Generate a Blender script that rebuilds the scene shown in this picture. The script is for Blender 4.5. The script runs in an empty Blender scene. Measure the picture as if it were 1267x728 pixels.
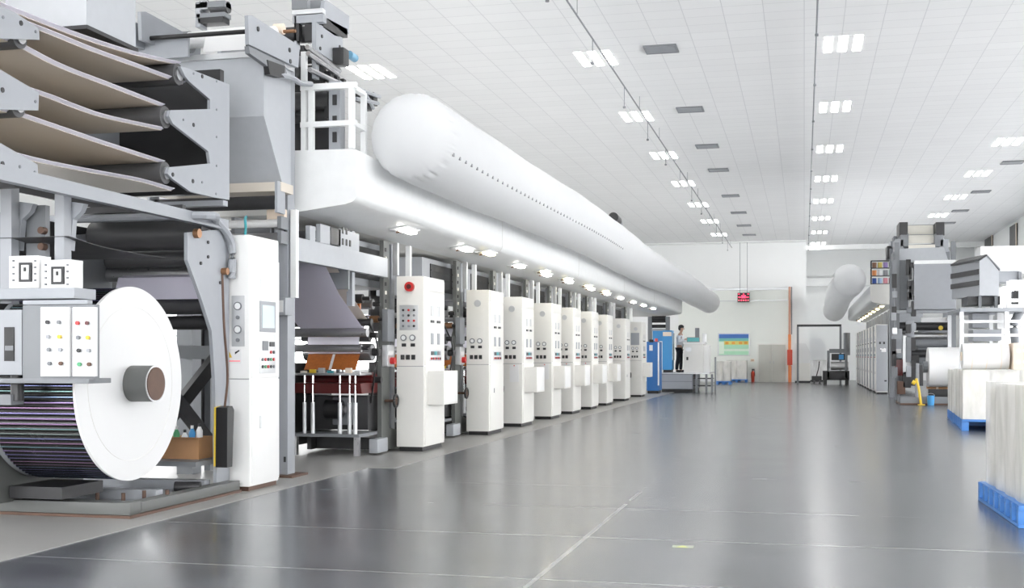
import bpy, bmesh, math, random
from mathutils import Vector, Matrix
random.seed(7)
S = bpy.context.scene
COL = S.collection
PI = math.pi

# ------------------------------------------------------------------ camera
FPX, CX, HY, EYE = 1480.0, 633.5, 441.0, 1.35
TH = math.atan(361.5 / FPX)
ct, st = math.cos(TH), math.sin(TH)
cd = bpy.data.cameras.new('camera'); cam = bpy.data.objects.new('camera', cd); COL.objects.link(cam)
cam.location = (0, 0, EYE); cam.rotation_euler = (PI / 2, 0, TH)
cd.sensor_width = 36; cd.sensor_fit = 'HORIZONTAL'; cd.lens = FPX / 1267 * 36
cd.shift_y = (HY - 364) / 1267; cd.clip_end = 300; cd.clip_start = .05
S.camera = cam

def P(px, py, X=None, Y=None, Z=None):
    """a surveyed point: where the sight line through a photo pixel meets a plane of the hall"""
    u = (px - CX) / FPX; v = (HY - py) / FPX
    dx, dy, dz = -st + ct * u, ct + st * u, v
    if X is not None: s = X / dx
    elif Y is not None: s = Y / dy
    else: s = (Z - EYE) / dz
    return Vector((s * dx, s * dy, EYE + s * dz))

# --------------------------------------------------------------- materials
def mat(name, col, rough=.5, metal=0., nscale=6., namt=.06, bump=0., emit=None, estr=0., coat=0., alpha=1., trans=0., ior=1.5, film=0.):
    m = bpy.data.materials.new(name); m.use_nodes = True
    nt = m.node_tree; b = nt.nodes['Principled BSDF']; L = nt.links.new
    tc = nt.nodes.new('ShaderNodeTexCoord')
    nz = nt.nodes.new('ShaderNodeTexNoise'); nz.inputs['Scale'].default_value = nscale; nz.inputs['Detail'].default_value = 5
    L(tc.outputs['Object'], nz.inputs['Vector'])
    mx = nt.nodes.new('ShaderNodeMix'); mx.data_type = 'RGBA'
    c = Vector(col[:3])
    mx.inputs['A'].default_value = (*(c * (1 - namt)), 1)
    mx.inputs['B'].default_value = (*[min(1, x) for x in c * (1 + namt)], 1)
    L(nz.outputs['Fac'], mx.inputs['Factor']); L(mx.outputs['Result'], b.inputs['Base Color'])
    mr = nt.nodes.new('ShaderNodeMapRange')
    mr.inputs['To Min'].default_value = max(.02, rough - .07); mr.inputs['To Max'].default_value = min(1, rough + .07)
    L(nz.outputs['Fac'], mr.inputs['Value']); L(mr.outputs['Result'], b.inputs['Roughness'])
    b.inputs['Metallic'].default_value = metal; b.inputs['IOR'].default_value = ior
    b.inputs['Coat Weight'].default_value = coat; b.inputs['Alpha'].default_value = alpha
    b.inputs['Transmission Weight'].default_value = trans
    if film: b.inputs['Thin Film Thickness'].default_value = film; b.inputs['Thin Film IOR'].default_value = 1.45
    if bump:
        bp = nt.nodes.new('ShaderNodeBump'); bp.inputs['Strength'].default_value = bump; bp.inputs['Distance'].default_value = .02
        L(nz.outputs['Fac'], bp.inputs['Height']); L(bp.outputs['Normal'], b.inputs['Normal'])
    if emit:
        b.inputs['Emission Color'].default_value = (*emit, 1); b.inputs['Emission Strength'].default_value = estr
    return m

M = {}
M['white'] = mat('white_paint', (.84, .85, .85), .42)
M['cab'] = mat('cabinet_paint', (.77, .76, .725), .42, namt=.03)
M['cabw'] = mat('white_cabinet_paint', (.84, .84, .83), .38, namt=.02)
M['plate'] = mat('pale_steel_paint', (.34, .357, .385), .45, nscale=9)
M['pplate'] = mat('pale_sheet_metal', (.44, .458, .485), .45, nscale=9)
M['grey'] = mat('grey_machine_paint', (.34, .355, .38), .45)
M['mid'] = mat('mid_grey_paint', (.20, .21, .225), .5)
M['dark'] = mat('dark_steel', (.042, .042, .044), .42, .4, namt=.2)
M['black'] = mat('black_plastic', (.012, .012, .013), .4)
M['steel'] = mat('brushed_steel', (.45, .45, .46), .3, .9, nscale=30)
M['chrome'] = mat('chrome', (.75, .75, .76), .15, 1)
M['frame'] = mat('dark_grey_green_paint', (.12, .125, .12), .45)
M['rubber'] = mat('grey_rubber', (.065, .065, .068), .45, namt=.15)
M['rust'] = mat('oily_brown_steel', (.12, .07, .05), .55, .3, namt=.4)
def webmat():
    m = mat('lavender_web', (.84, .82, .91), .45, namt=.02); nt = m.node_tree; N = nt.nodes.new; L = nt.links.new
    b = nt.nodes['Principled BSDF']; o = [n for n in nt.nodes if n.type == 'OUTPUT_MATERIAL'][0]
    tr = N('ShaderNodeBsdfTranslucent'); tr.inputs['Color'].default_value = (.88, .86, .94, 1); mx = N('ShaderNodeMixShader'); mx.inputs['Fac'].default_value = .45
    L(b.outputs[0], mx.inputs[1]); L(tr.outputs[0], mx.inputs[2]); L(mx.outputs[0], o.inputs['Surface']); return m
M['webt'] = webmat()
M['webu'] = mat('beige_web', (.66, .60, .52), .5, namt=.03)  # shade on the web undersides is put into this beige
M['webl'] = mat('lavender_web', (.84, .82, .91), .45, namt=.02)
M['disc'] = mat('white_board', (.77, .77, .77), .5, namt=.015)
M['orange'] = mat('orange_print', (.42, .13, .03), .4, nscale=25, namt=.35)
M['blood'] = mat('dark_red_enamel', (.10, .012, .012), .3, namt=.2)
M['red'] = mat('red_plastic', (.55, .03, .03), .3)
M['dred'] = mat('red_paint', (.55, .06, .03), .4)
M['orpipe'] = mat('orange_pipe_paint', (.80, .25, .08), .4)
M['yellow'] = mat('yellow_plastic', (.75, .52, .04), .4)
M['green'] = mat('green_plastic', (.08, .35, .16), .4)
M['bluep'] = mat('blue_pallet_plastic', (.06, .22, .58), .45)
M['bluem'] = mat('blue_machine_paint', (.06, .30, .62), .4)
M['bluev'] = mat('pale_blue_plastic', (.16, .36, .52), .5)
M['blued'] = mat('deep_blue_paint', (.03, .15, .42), .4)
M['duct'] = mat('white_duct_fabric', (.84, .85, .86), .6, nscale=3, namt=.03, bump=.12)
def ductmat():
    m = mat('white_duct_fabric', (.78, .79, .80), .6, nscale=3, namt=.03, bump=.12); nt = m.node_tree; N = nt.nodes.new; L = nt.links.new
    b = nt.nodes['Principled BSDF']; o = [n for n in nt.nodes if n.type == 'OUTPUT_MATERIAL'][0]
    tr = N('ShaderNodeBsdfTranslucent'); tr.inputs['Color'].default_value = (.9, .9, .9, 1); mx = N('ShaderNodeMixShader'); mx.inputs['Fac'].default_value = .35
    L(b.outputs[0], mx.inputs[1]); L(tr.outputs[0], mx.inputs[2]); L(mx.outputs[0], o.inputs['Surface']); return m
M['duct'] = ductmat()
M['stitch'] = mat('grey_stitching', (.35, .35, .36), .7)
M['carton'] = mat('cardboard', (.42, .23, .11), .7, namt=.12)
M['pcarton'] = mat('pale_cardboard', (.80, .68, .56), .7, namt=.06)
M['cream'] = mat('cream_carton', (.78, .755, .68), .6, nscale=4, namt=.05)
M['screen'] = mat('screen_glass', (.50, .60, .66), .12, namt=.04)
M['lcd'] = mat('teal_screen', (.10, .40, .42), .2)
M['skin'] = mat('skin', (.55, .34, .25), .5)
M['hair'] = mat('black_hair', (.012, .011, .011), .5, nscale=60, namt=.4)
M['shirt'] = mat('white_shirt', (.82, .83, .86), .75, bump=.2, nscale=14)
M['pants'] = mat('dark_trousers', (.018, .02, .028), .75)
M['doorp'] = mat('grey_door_paint', (.55, .55, .50), .45, namt=.03)
M['alu'] = mat('aluminium', (.62, .63, .64), .35, .6)
M['teal'] = mat('teal_hose', (.05, .32, .36), .4)
M['copper'] = mat('bronze_knob', (.32, .17, .09), .35, .7)
M['tube'] = mat('lamp_tube', (.95, .95, .95), .4, emit=(1, .985, .96), estr=15.)
M['hlamp'] = mat('hood_lamp_tube', (.95, .95, .9), .4, emit=(1, .97, .88), estr=22.)
M['hlampy'] = mat('yellow_hood_lamp_tube', (.95, .85, .5), .4, emit=(1, .85, .48), estr=9.)
M['led'] = mat('red_led', (.6, .02, .05), .4, emit=(1, .06, .14), estr=1.6)
M['pink'] = mat('pink_led', (.6, .1, .12), .4, emit=(1, .25, .3), estr=.5)

def wrapmat():
    m = bpy.data.materials.new('stretch_wrap'); m.use_nodes = True
    nt = m.node_tree; nt.nodes.clear(); L = nt.links.new; N = nt.nodes.new
    out = N('ShaderNodeOutputMaterial'); pr = N('ShaderNodeBsdfPrincipled'); tr = N('ShaderNodeBsdfTransparent'); mx = N('ShaderNodeMixShader')
    tc = N('ShaderNodeTexCoord'); mp = N('ShaderNodeMapping'); mp.inputs['Scale'].default_value = (1.6, 1.6, .5); mp.inputs['Rotation'].default_value = (.3, .2, 0)
    nz = N('ShaderNodeTexNoise'); nz.inputs['Scale'].default_value = 2.2; nz.inputs['Detail'].default_value = 7; nz.inputs['Distortion'].default_value = .4
    mr = N('ShaderNodeMapRange'); mr.inputs['From Min'].default_value = .3; mr.inputs['From Max'].default_value = .7; mr.inputs['To Min'].default_value = .35; mr.inputs['To Max'].default_value = .66
    bp = N('ShaderNodeBump'); bp.inputs['Strength'].default_value = .18; bp.inputs['Distance'].default_value = .03
    pr.inputs['Base Color'].default_value = (.88, .88, .87, 1); pr.inputs['Roughness'].default_value = .3
    L(tc.outputs['Object'], mp.inputs['Vector']); L(mp.outputs['Vector'], nz.inputs['Vector']); L(nz.outputs['Fac'], mr.inputs['Value'])
    L(nz.outputs['Fac'], bp.inputs['Height']); L(bp.outputs['Normal'], pr.inputs['Normal'])
    L(mr.outputs['Result'], mx.inputs['Fac']); L(tr.outputs['BSDF'], mx.inputs[1]); L(pr.outputs['BSDF'], mx.inputs[2]); L(mx.outputs['Shader'], out.inputs['Surface'])
    return m
M['wrap'] = wrapmat()

def filmroll():
    m = mat('wound_film', (.16, .155, .17), .25, .85, nscale=5, namt=.3)
    nt = m.node_tree; b = nt.nodes['Principled BSDF']; L = nt.links.new
    tc = nt.nodes.new('ShaderNodeTexCoord'); sp = nt.nodes.new('ShaderNodeSeparateXYZ'); L(tc.outputs['Object'], sp.inputs['Vector'])
    at = nt.nodes.new('ShaderNodeMath'); at.operation = 'ARCTAN2'; L(sp.outputs['Z'], at.inputs[0]); L(sp.outputs['Y'], at.inputs[1])
    def mth(op, x, y=None):
        q = nt.nodes.new('ShaderNodeMath'); q.operation = op
        for i, v in enumerate((x, y)):
            if v is None: continue
            if isinstance(v, (int, float)): q.inputs[i].default_value = v
            else: L(v, q.inputs[i])
        return q.outputs[0]
    st_ = mth('COSINE', mth('MULTIPLY', at.outputs[0], 112.0))
    nz = nt.nodes.new('ShaderNodeTexNoise'); nz.noise_dimensions = '1D'; nz.inputs['Scale'].default_value = 7; nz.inputs['Detail'].default_value = 1
    L(at.outputs[0], nz.inputs['W'])
    ln = mth('MAXIMUM', mth('SUBTRACT', st_, .45), 0.)  # bright reflections along the flute crests, painted into the film colour
    ln = mth('MULTIPLY', ln, mth('ADD', mth('MULTIPLY', nz.outputs['Fac'], 2.6), .7))
    rp = nt.nodes.new('ShaderNodeValToRGB'); cr = rp.color_ramp
    cr.elements[0].position = .25; cr.elements[0].color = (.42, .30, .46, 1)
    cr.elements[1].position = .8; cr.elements[1].color = (.34, .36, .36, 1)
    for p, c in ((.40, (.62, .36, .62, 1)), (.48, (.34, .32, .66, 1)), (.56, (.30, .40, .60, 1)), (.66, (.24, .44, .42, 1))):
        e = cr.elements.new(p); e.color = c
    L(nz.outputs['Fac'], rp.inputs['Fac'])
    mx = nt.nodes.new('ShaderNodeMix'); mx.data_type = 'RGBA'; mx.inputs['A'].default_value = (.045, .045, .045, 1)
    L(ln, mx.inputs['Factor']); L(rp.outputs['Color'], mx.inputs['B']); L(mx.outputs['Result'], b.inputs['Base Color'])
    return m
M['film'] = filmroll()

def floormat():
    m = bpy.data.materials.new('polished_floor'); m.use_nodes = True
    nt = m.node_tree; b = nt.nodes['Principled BSDF']; L = nt.links.new; N = nt.nodes.new
    tc = N('ShaderNodeTexCoord'); sp = N('ShaderNodeSeparateXYZ'); L(tc.outputs['Object'], sp.inputs['Vector'])
    def math1(op, a, bb=None, c=None):
        n = N('ShaderNodeMath'); n.operation = op
        for i, v in enumerate((a, bb, c)):
            if v is None: continue
            if isinstance(v, (int, float)): n.inputs[i].default_value = v
            else: L(v, n.inputs[i])
        return n.outputs[0]
    # sawn joints across and along the hall
    yy = math1('PINGPONG', math1('ADD', sp.outputs['Y'], -7.07 + 1.73 * 20), .865)
    jy = math1('LESS_THAN', yy, .011)
    jx = math1('LESS_THAN', math1('ABSOLUTE', math1('ADD', sp.outputs['X'], 1.58)), .016)
    mp = N('ShaderNodeMapping'); mp.inputs['Scale'].default_value = (.6, .9, 1); L(tc.outputs['Object'], mp.inputs['Vector'])
    nz = N('ShaderNodeTexNoise'); nz.inputs['Scale'].default_value = 1.3; nz.inputs['Detail'].default_value = 8; nz.inputs['Roughness'].default_value = .65; L(mp.outputs['Vector'], nz.inputs['Vector'])
    sc = N('ShaderNodeMapping'); sc.inputs['Scale'].default_value = (.35, 14, 1); L(tc.outputs['Object'], sc.inputs['Vector'])
    ns = N('ShaderNodeTexNoise'); ns.inputs['Scale'].default_value = 1.5; ns.inputs['Detail'].default_value = 6; L(sc.outputs['Vector'], ns.inputs['Vector'])
    rp = N('ShaderNodeValToRGB'); rp.color_ramp.elements[0].position = .3; rp.color_ramp.elements[0].color = (.046, .050, .057, 1)
    rp.color_ramp.elements[1].position = .75; rp.color_ramp.elements[1].color = (.106, .115, .128, 1)
    L(nz.outputs['Fac'], rp.inputs['Fac'])
    wear = math1('MULTIPLY', math1('SMOOTH_MAX', math1('SUBTRACT', ns.outputs['Fac'], .60), 0., .04), 1.6)
    mx = N('ShaderNodeMix'); mx.data_type = 'RGBA'; L(rp.outputs['Color'], mx.inputs['A']); mx.inputs['B'].default_value = (.42, .42, .42, 1)
    jo = math1('MINIMUM', math1('ADD', math1('ADD', math1('MULTIPLY', jy, .5), math1('MULTIPLY', jx, .5)), wear), 1.0)
    L(jo, mx.inputs['Factor']); L(mx.outputs['Result'], b.inputs['Base Color'])
    mr = N('ShaderNodeMapRange'); mr.inputs['To Min'].default_value = .22; mr.inputs['To Max'].default_value = .30; L(nz.outputs['Fac'], mr.inputs['Value'])
    L(mr.outputs['Result'], b.inputs['Roughness'])
    bp = N('ShaderNodeBump'); bp.inputs['Strength'].default_value = .03; bp.inputs['Distance'].default_value = .01; L(ns.outputs['Fac'], bp.inputs['Height'])
    b.inputs['IOR'].default_value = 1.85
    b.inputs['Coat Weight'].default_value = .12; b.inputs['Coat Roughness'].default_value = .13; b.inputs['Coat IOR'].default_value = 1.6
    return m
M['floor'] = floormat()
M['pad'] = mat('pale_concrete', (.30, .295, .285), .35, nscale=1.5, namt=.2)

def ceilmat():
    m = bpy.data.materials.new('ceiling_tiles'); m.use_nodes = True
    nt = m.node_tree; b = nt.nodes['Principled BSDF']; L = nt.links.new; N = nt.nodes.new
    tc = N('ShaderNodeTexCoord'); br = N('ShaderNodeTexBrick'); br.offset = 0; br.inputs['Scale'].default_value = 1
    br.inputs['Brick Width'].default_value = .687; br.inputs['Row Height'].default_value = .52; br.inputs['Mortar Size'].default_value = .008
    br.inputs['Color1'].default_value = (.80, .805, .81, 1); br.inputs['Color2'].default_value = (.825, .83, .835, 1); br.inputs['Mortar'].default_value = (.64, .645, .66, 1)
    L(tc.outputs['Object'], br.inputs['Vector']); L(br.outputs['Color'], b.inputs['Base Color']); b.inputs['Roughness'].default_value = .55
    bp = N('ShaderNodeBump'); bp.inputs['Strength'].default_value = .3; bp.inputs['Distance'].default_value = .01; bp.invert = True
    L(br.outputs['Fac'], bp.inputs['Height']); L(bp.outputs['Normal'], b.inputs['Normal'])
    return m
M['ceil'] = ceilmat()
M['wall'] = mat('wall_paint', (.84, .85, .845), .6, nscale=.8, namt=.02)
M['wallg'] = mat('pale_green_wall_paint', (.82, .845, .80), .55, nscale=.8, namt=.02)

# ------------------------------------------------------------ mesh building
class MB:
    def __init__(s): s.bm = bmesh.new()
    def _xf(s, vs, mtx):
        bmesh.ops.transform(s.bm, matrix=mtx, verts=vs)
    def box(s, x0, x1, y0, y1, z0, z1, bev=0., seg=2):
        r = bmesh.ops.create_cube(s.bm, size=1); vs = r['verts']
        s._xf(vs, Matrix.Translation(((x0 + x1) / 2, (y0 + y1) / 2, (z0 + z1) / 2)) @ Matrix.Diagonal((abs(x1 - x0), abs(y1 - y0), abs(z1 - z0), 1)))
        if bev:
            es = list({e for v in vs for e in v.link_edges})
            bmesh.ops.bevel(s.bm, geom=es, offset=bev, segments=seg, profile=.7, affect='EDGES')
        return s
    def cyl(s, p0, p1, r, seg=20, r2=None):
        p0, p1 = Vector(p0), Vector(p1); d = p1 - p0
        q = d.to_track_quat('Z', 'Y').to_matrix().to_4x4()
        bmesh.ops.create_cone(s.bm, cap_ends=True, segments=seg, radius1=r, radius2=r if r2 is None else r2, depth=d.length,
                              matrix=Matrix.Translation((p0 + p1) / 2) @ q)
        return s
    def ball(s, c, r, seg=14, sc=(1, 1, 1)):
        bmesh.ops.create_uvsphere(s.bm, u_segments=seg, v_segments=max(6, seg // 2), radius=r, matrix=Matrix.Translation(c) @ Matrix.Diagonal((*sc, 1)))
        return s
    def prism(s, pts, off, bev=0.):
        """closed polygon (3-D points) extruded by the vector off"""
        off = Vector(off); a = [s.bm.verts.new(Vector(p)) for p in pts]; b = [s.bm.verts.new(Vector(p) + off) for p in pts]
        n = len(pts); s.bm.faces.new(a); s.bm.faces.new(list(reversed(b)))
        for i in range(n): s.bm.faces.new((a[i], b[i], b[(i + 1) % n], a[(i + 1) % n]))
        return s
    def tube(s, pts, r, seg=10, rf=None, cap=True):
        pts = [Vector(p) for p in pts]; rings = []
        for i, p in enumerate(pts):
            d = (pts[min(i + 1, len(pts) - 1)] - pts[max(i - 1, 0)]).normalized()
            q = d.to_track_quat('Z', 'Y'); rr = r if rf is None else rf(i)
            rings.append([s.bm.verts.new(p + q @ Vector((rr * math.cos(2 * PI * k / seg), rr * math.sin(2 * PI * k / seg), 0))) for k in range(seg)])
        for a, b in zip(rings, rings[1:]):
            for k in range(seg): s.bm.faces.new((a[k], a[(k + 1) % seg], b[(k + 1) % seg], b[k]))
        if cap: s.bm.faces.new(list(reversed(rings[0]))); s.bm.faces.new(rings[-1])
        return s
    def strip(s, line, off, th=.004):
        """a web: a profile line swept by the vector off, with a little thickness"""
        off = Vector(off); n = len(line); t = []
        for i in range(n):
            d = Vector(line[min(i + 1, n - 1)]) - Vector(line[max(i - 1, 0)])
            t.append(off.cross(d).normalized() * th)
        a = [s.bm.verts.new(Vector(p)) for p in line]; b = [s.bm.verts.new(Vector(p) + off) for p in line]
        c = [s.bm.verts.new(Vector(p) + t[i]) for i, p in enumerate(line)]; d = [s.bm.verts.new(Vector(p) + off + t[i]) for i, p in enumerate(line)]
        F = s.bm.faces.new
        for i in range(n - 1):
            F((a[i], a[i + 1], b[i + 1], b[i])); F((c[i], d[i], d[i + 1], c[i + 1]))
            F((a[i], c[i], c[i + 1], a[i + 1])); F((b[i], b[i + 1], d[i + 1], d[i]))
        F((a[0], b[0], d[0], c[0])); F((a[-1], c[-1], d[-1], b[-1]))
        return s
    def build(s, name, m, parent=None, ang=35):
        bmesh.ops.recalc_face_normals(s.bm, faces=s.bm.faces[:])
        r = parent
        while r is not None and r.parent is not None: r = r.parent
        if r is not None: bmesh.ops.translate(s.bm, verts=s.bm.verts[:], vec=-Vector(r.location))
        me = bpy.data.meshes.new(name); s.bm.to_mesh(me); s.bm.free()
        me.shade_smooth(); me.set_sharp_from_angle(angle=math.radians(ang))
        if isinstance(m, str): m = M[m]
        me.materials.append(m)
        o = bpy.data.objects.new(name, me); COL.objects.link(o); o.parent = parent
        return o

def tag(o, label, cat, group=None):
    o['label'] = label; o['category'] = cat
    if group: o['group'] = group
    return o
def thing(name, label, cat, loc=(0, 0, 0), group=None):
    o = bpy.data.objects.new(name, None); COL.objects.link(o); o.location = loc; o.empty_display_size = .2
    return tag(o, label, cat, group)
def struct(o):
    o['kind'] = 'structure'; return o
def copy_tree(o, parent=None):
    c = o.copy(); COL.objects.link(c); c.parent = parent
    for ch in o.children: copy_tree(ch, c)
    return c
def box(*a, **k): return MB().box(*a, **k)
def cyl(*a, **k): return MB().cyl(*a, **k)
def curve(pts, n=14):
    """smooth line through a few points"""
    pts = [Vector(p) for p in pts]; q = [2 * pts[0] - pts[1]] + pts + [2 * pts[-1] - pts[-2]]; out = []
    for i in range(1, len(q) - 2):
        for k in range(n):
            t = k / n; a, b, c, d = q[i - 1:i + 3]
            out.append(.5 * ((2 * b) + (c - a) * t + (2 * a - 5 * b + 4 * c - d) * t * t + (3 * b - a - 3 * c + d) * t ** 3))
    return out + [pts[-1]]
ORD = 'zeroth first second third fourth fifth sixth seventh eighth ninth tenth eleventh twelfth thirteenth fourteenth'.split()

# ------------------------------------------------------------------- setting
CZ = 7.35          # ceiling height
XL, XR, YB, YF, YF2 = -13.2, 9.1, -7., 64., 70.
struct(box(XL - .2, XR + .2, YB - .2, YF2 + .2, -.2, 0).build('floor', 'floor'))
struct(box(XL - .2, XR + .2, YB - .2, YF2 + .2, CZ, CZ + .2).build('ceiling', 'ceil'))
WIN = [0]
def glass():
    m = bpy.data.materials.new('window_glass'); m.use_nodes = True; nt = m.node_tree; nt.nodes.clear(); N = nt.nodes.new; L = nt.links.new
    o = N('ShaderNodeOutputMaterial'); mx = N('ShaderNodeMixShader'); a = N('ShaderNodeBsdfTransparent'); g = N('ShaderNodeBsdfGlossy'); g.inputs['Roughness'].default_value = .03
    mx.inputs['Fac'].default_value = .06; L(a.outputs[0], mx.inputs[1]); L(g.outputs[0], mx.inputs[2]); L(mx.outputs[0], o.inputs['Surface']); return m
M['glass'] = glass()
def added_window_wall(name, fixed, lo, hi, axis, wins, z0=.9, z1=6.7):
    """a wall slab with made-up window openings, added to let in daylight; fixed = (inner, outer) on the other axis"""
    f0, f1 = min(fixed), max(fixed)
    bb = (lambda u0, u1, a, c, g0=f0, g1=f1: (g0, g1, u0, u1, a, c)) if axis == 'y' else (lambda u0, u1, a, c, g0=f0, g1=f1: (u0, u1, g0, g1, a, c))
    w = MB(); w.box(*bb(lo, hi, 0, z0)).box(*bb(lo, hi, z1, CZ)); at = lo
    for u0, u1 in wins:
        w.box(*bb(at, u0, z0, z1)); at = u1
    w.box(*bb(at, hi, z0, z1)); struct(w.build(name, 'wall'))
    m = (f0 + f1) / 2
    for u0, u1 in wins:
        WIN[0] += 1; f = MB(); e = .05
        f.box(*bb(u0, u1, z0, z0 + e, m - .04, m + .04)).box(*bb(u0, u1, z1 - e, z1, m - .04, m + .04))
        n = max(2, round((u1 - u0) / 1.5))
        for k in range(n + 1):
            u = u0 + (u1 - u0 - e) * k / n; f.box(*bb(u, u + e, z0 + e, z1 - e, m - .04, m + .04))
        f.box(*bb(u0 + e, u1 - e, (z0 + z1) / 2 - .02, (z0 + z1) / 2 + .02, m - .03, m + .03))
        o = struct(f.build('window_%d' % WIN[0], 'white'))  # frame of a window added for daylight
        box(*bb(u0 + e, u1 - e, z0 + e, z1 - e, m - .004, m + .004)).build('glass', 'glass', o)
added_window_wall('wall_left', (XL - .2, XL), YB, YF2, 'y', [(-6 + 7.6 * k, .8 + 7.6 * k) for k in range(9)], .9, 2.7)  # windows added for daylight, glimpsed only as bright patches behind the press
added_window_wall('wall_right', (XR, XR + .2), YB, YF2, 'y', [(9.2 + 7.6 * k, 16 + 7.6 * k) for k in range(7)], .6, 4.7)  # mostly unseen windows, added to brighten the ceiling and aisle
added_window_wall('wall_back', (YB - .2, YB), XL, XR, 'x', [(-12.5, -6), (-5.5, .9), (1.4, 8.4)], .4, 7.1)  # unseen windows behind the camera, added to light the near faces
struct(box(XL, .1, YF, YF + .3, 0, CZ).build('wall_far', 'wall'))
struct(box(-.1, .1, YF + .3, YF2, 0, CZ).build('wall_return', 'wall'))
struct(box(.1, XR, YF2, YF2 + .2, 0, CZ).build('wall_end', 'wall'))
# pale green lower wall cladding with a conduit along its top
zc = P(930, 358, Y=YF - .04).z
w = struct(box(-6.5, -.72, YF - .04, YF - .001, .12, zc).build('wall_panel', 'wallg'))
struct(box(-6.5, -.72, YF - .075, YF - .041, zc - .05, zc + .06).build('trim_1', 'alu'))
struct(box(-6.5, -.72, YF - .075, YF - .041, zc - .63, zc - .585).build('trim_2', 'alu'))
struct(box(-6.5, -2.7, YF - .06, YF - .041, 0, .12).build('baseboard_far', 'alu'))
# downstand and beams that step the ceiling at the far end
struct(box(XL, .1, YF - .5, YF, CZ - .06, CZ - .001).build('trim_3', 'wall'))
zz = P(1030, 322, Y=YF2 - 1).z
struct(box(.1, XR, 66.6, 67., CZ - .25, CZ - .001).build('beam_1', 'wall'))
struct(box(.1, XR, 69.4, 69.9, 5.3, 5.75).build('beam_2', 'wall'))
# pale strip of concrete that carries the press
struct(MB().prism([(XL, 4, .0), (-5.12, 4, .0), (-5.12, 13.6, .0), (-4.78, 13.6, .0), (-4.72, 45, .0), (-4.72, 63.9, .0), (XL, 63.9, .0)], (0, 0, .006)).build('floor_strip', 'pad'))
# dark ventilation openings high on the wall beyond the opposite press
for n, (a, b) in enumerate((((1250, 272), (1258, 304)), ((1219, 294), (1228, 304))), 40):
    p, q = P(*a, X=XR - .03), P(*b, X=XR - .03)
    f = struct(box(XR - .06, XR - .001, q.y, p.y, min(p.z, q.z), CZ - .15 if n == 40 else max(p.z, q.z)).build('window_%d' % (n + 1), 'black'))
    box(XR - .08, XR - .061, q.y - .15, q.y, min(p.z, q.z), CZ - .15 if n == 40 else max(p.z, q.z)).build('window_frame', 'pcarton', f)

# -------------------------------------------------------------- ceiling lights
def make_light():
    t = thing('ceiling_light', '', 'ceiling light')
    box(-.36, .36, -.62, .62, -.004, .0).build('housing', 'white', t)
    for dx in (-.275, 0, .275):
        box(dx - .078, dx + .078, -.58, .58, -.010, -.0041).build('lamp_tube', 'tube', t)
    return t
L0 = None
cols = [(-8.87, 'high above the unwinder hopper'), (-4.07, 'above the long fabric duct'), (.72, 'above the aisle'), (5.54, 'above the opposite press')]
for X, where in cols:
    ks = list(range(-4, 7)) + ([7] if X > 0 else [])
    for k in ks:
        y = 23.8 + 5.985 * k
        if L0 is None: o = L0 = make_light()
        else: o = copy_tree(L0)
        o.location = (X, y, CZ - .0005)
        r = len(ks) - ks.index(k)
        o['label'] = 'triple-tube ceiling light, ' + ('last before the end wall' if r == 1 else ORD[r] + ' from the end wall') + ' in the row ' + where.replace('high ', '')
        o['kind'] = 'thing'; o['group'] = 'ceiling lights in the row ' + where.replace('high ', '')
# ceiling vents
def make_vent():
    t = thing('ceiling_vent', '', 'vent')
    f = MB(); w, d = .32, .3
    f.box(-w, w, -d, -d + .04, -.03, 0).box(-w, w, d - .04, d, -.03, 0).box(-w, -w + .04, -d + .04, d - .04, -.03, 0).box(w - .04, w, -d + .04, d - .04, -.03, 0)
    f.build('frame', 'mid', t)
    box(-w + .04, w - .04, -d + .04, d - .04, -.006, 0).build('backing', 'dark', t)
    g = MB()
    for k in range(9): g.box(-w + .04, w - .04, -d + .06 + k * .057, -d + .085 + k * .057, -.026, -.008)
    g.build('louvre_slats', 'grey', t)
    return t
V0 = None
for row, pts in (('between duct and aisle', [(818, 60), (854, 135), (875, 180.5), (889, 210), (904, 242), (914, 263), (920.5, 279), (927, 290.5)]),
                 ('beyond the opposite press', [(1252.6, 200.7), (1213.6, 237), (1188, 260.6), (1172.6, 275.7)])):
    for k, (px, py) in enumerate(pts):
        p = P(px, py, Z=CZ)
        if V0 is None: o = V0 = make_vent()
        else: o = copy_tree(V0)
        o.location = (p.x, min(p.y, 63.2), CZ - .0005)
        r = len(pts) - k
        o['label'] = 'louvred ceiling vent, ' + ('last before the end wall' if r == 1 else ORD[r] + ' from the end wall') + ' in the row ' + row
        o['kind'] = 'thing'; o['group'] = 'ceiling vents ' + row
# sprinkler pipes with hangers
for X, where, lb in ((-3.69, 'beside the lights over the duct', 'a'), (.21, 'along the middle of the hall', 'b')):
    t = thing('sprinkler_pipe', 'thin grey sprinkler pipe under the ceiling ' + where, 'pipe', (X, 6, CZ - .3))
    MB().tube([(X, 6, CZ - .3), (X, 63.8, CZ - .3)], .016, 8).build('pipe', 'mid', t)
    for k in range(15):
        y = 8 + 3.9 * k
        MB().cyl((X, y, CZ - .3), (X, y, CZ), .006, 6).build('ceiling_hanger', 'mid', t)
    for k in range(15):
        y = 9.5 + 3.9 * k
        dl = .42 if X < 0 else .16
        MB().cyl((X, y, CZ - .3 - dl), (X, y, CZ - .3), .008, 6).cyl((X, y, CZ - .34 - dl), (X, y, CZ - .30 - dl), .03, 8).build('sprinkler_head', 'mid', t)

# ====================================================== LEFT PRESS: unwinder
XO, XB = -5.6, -6.75
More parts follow.
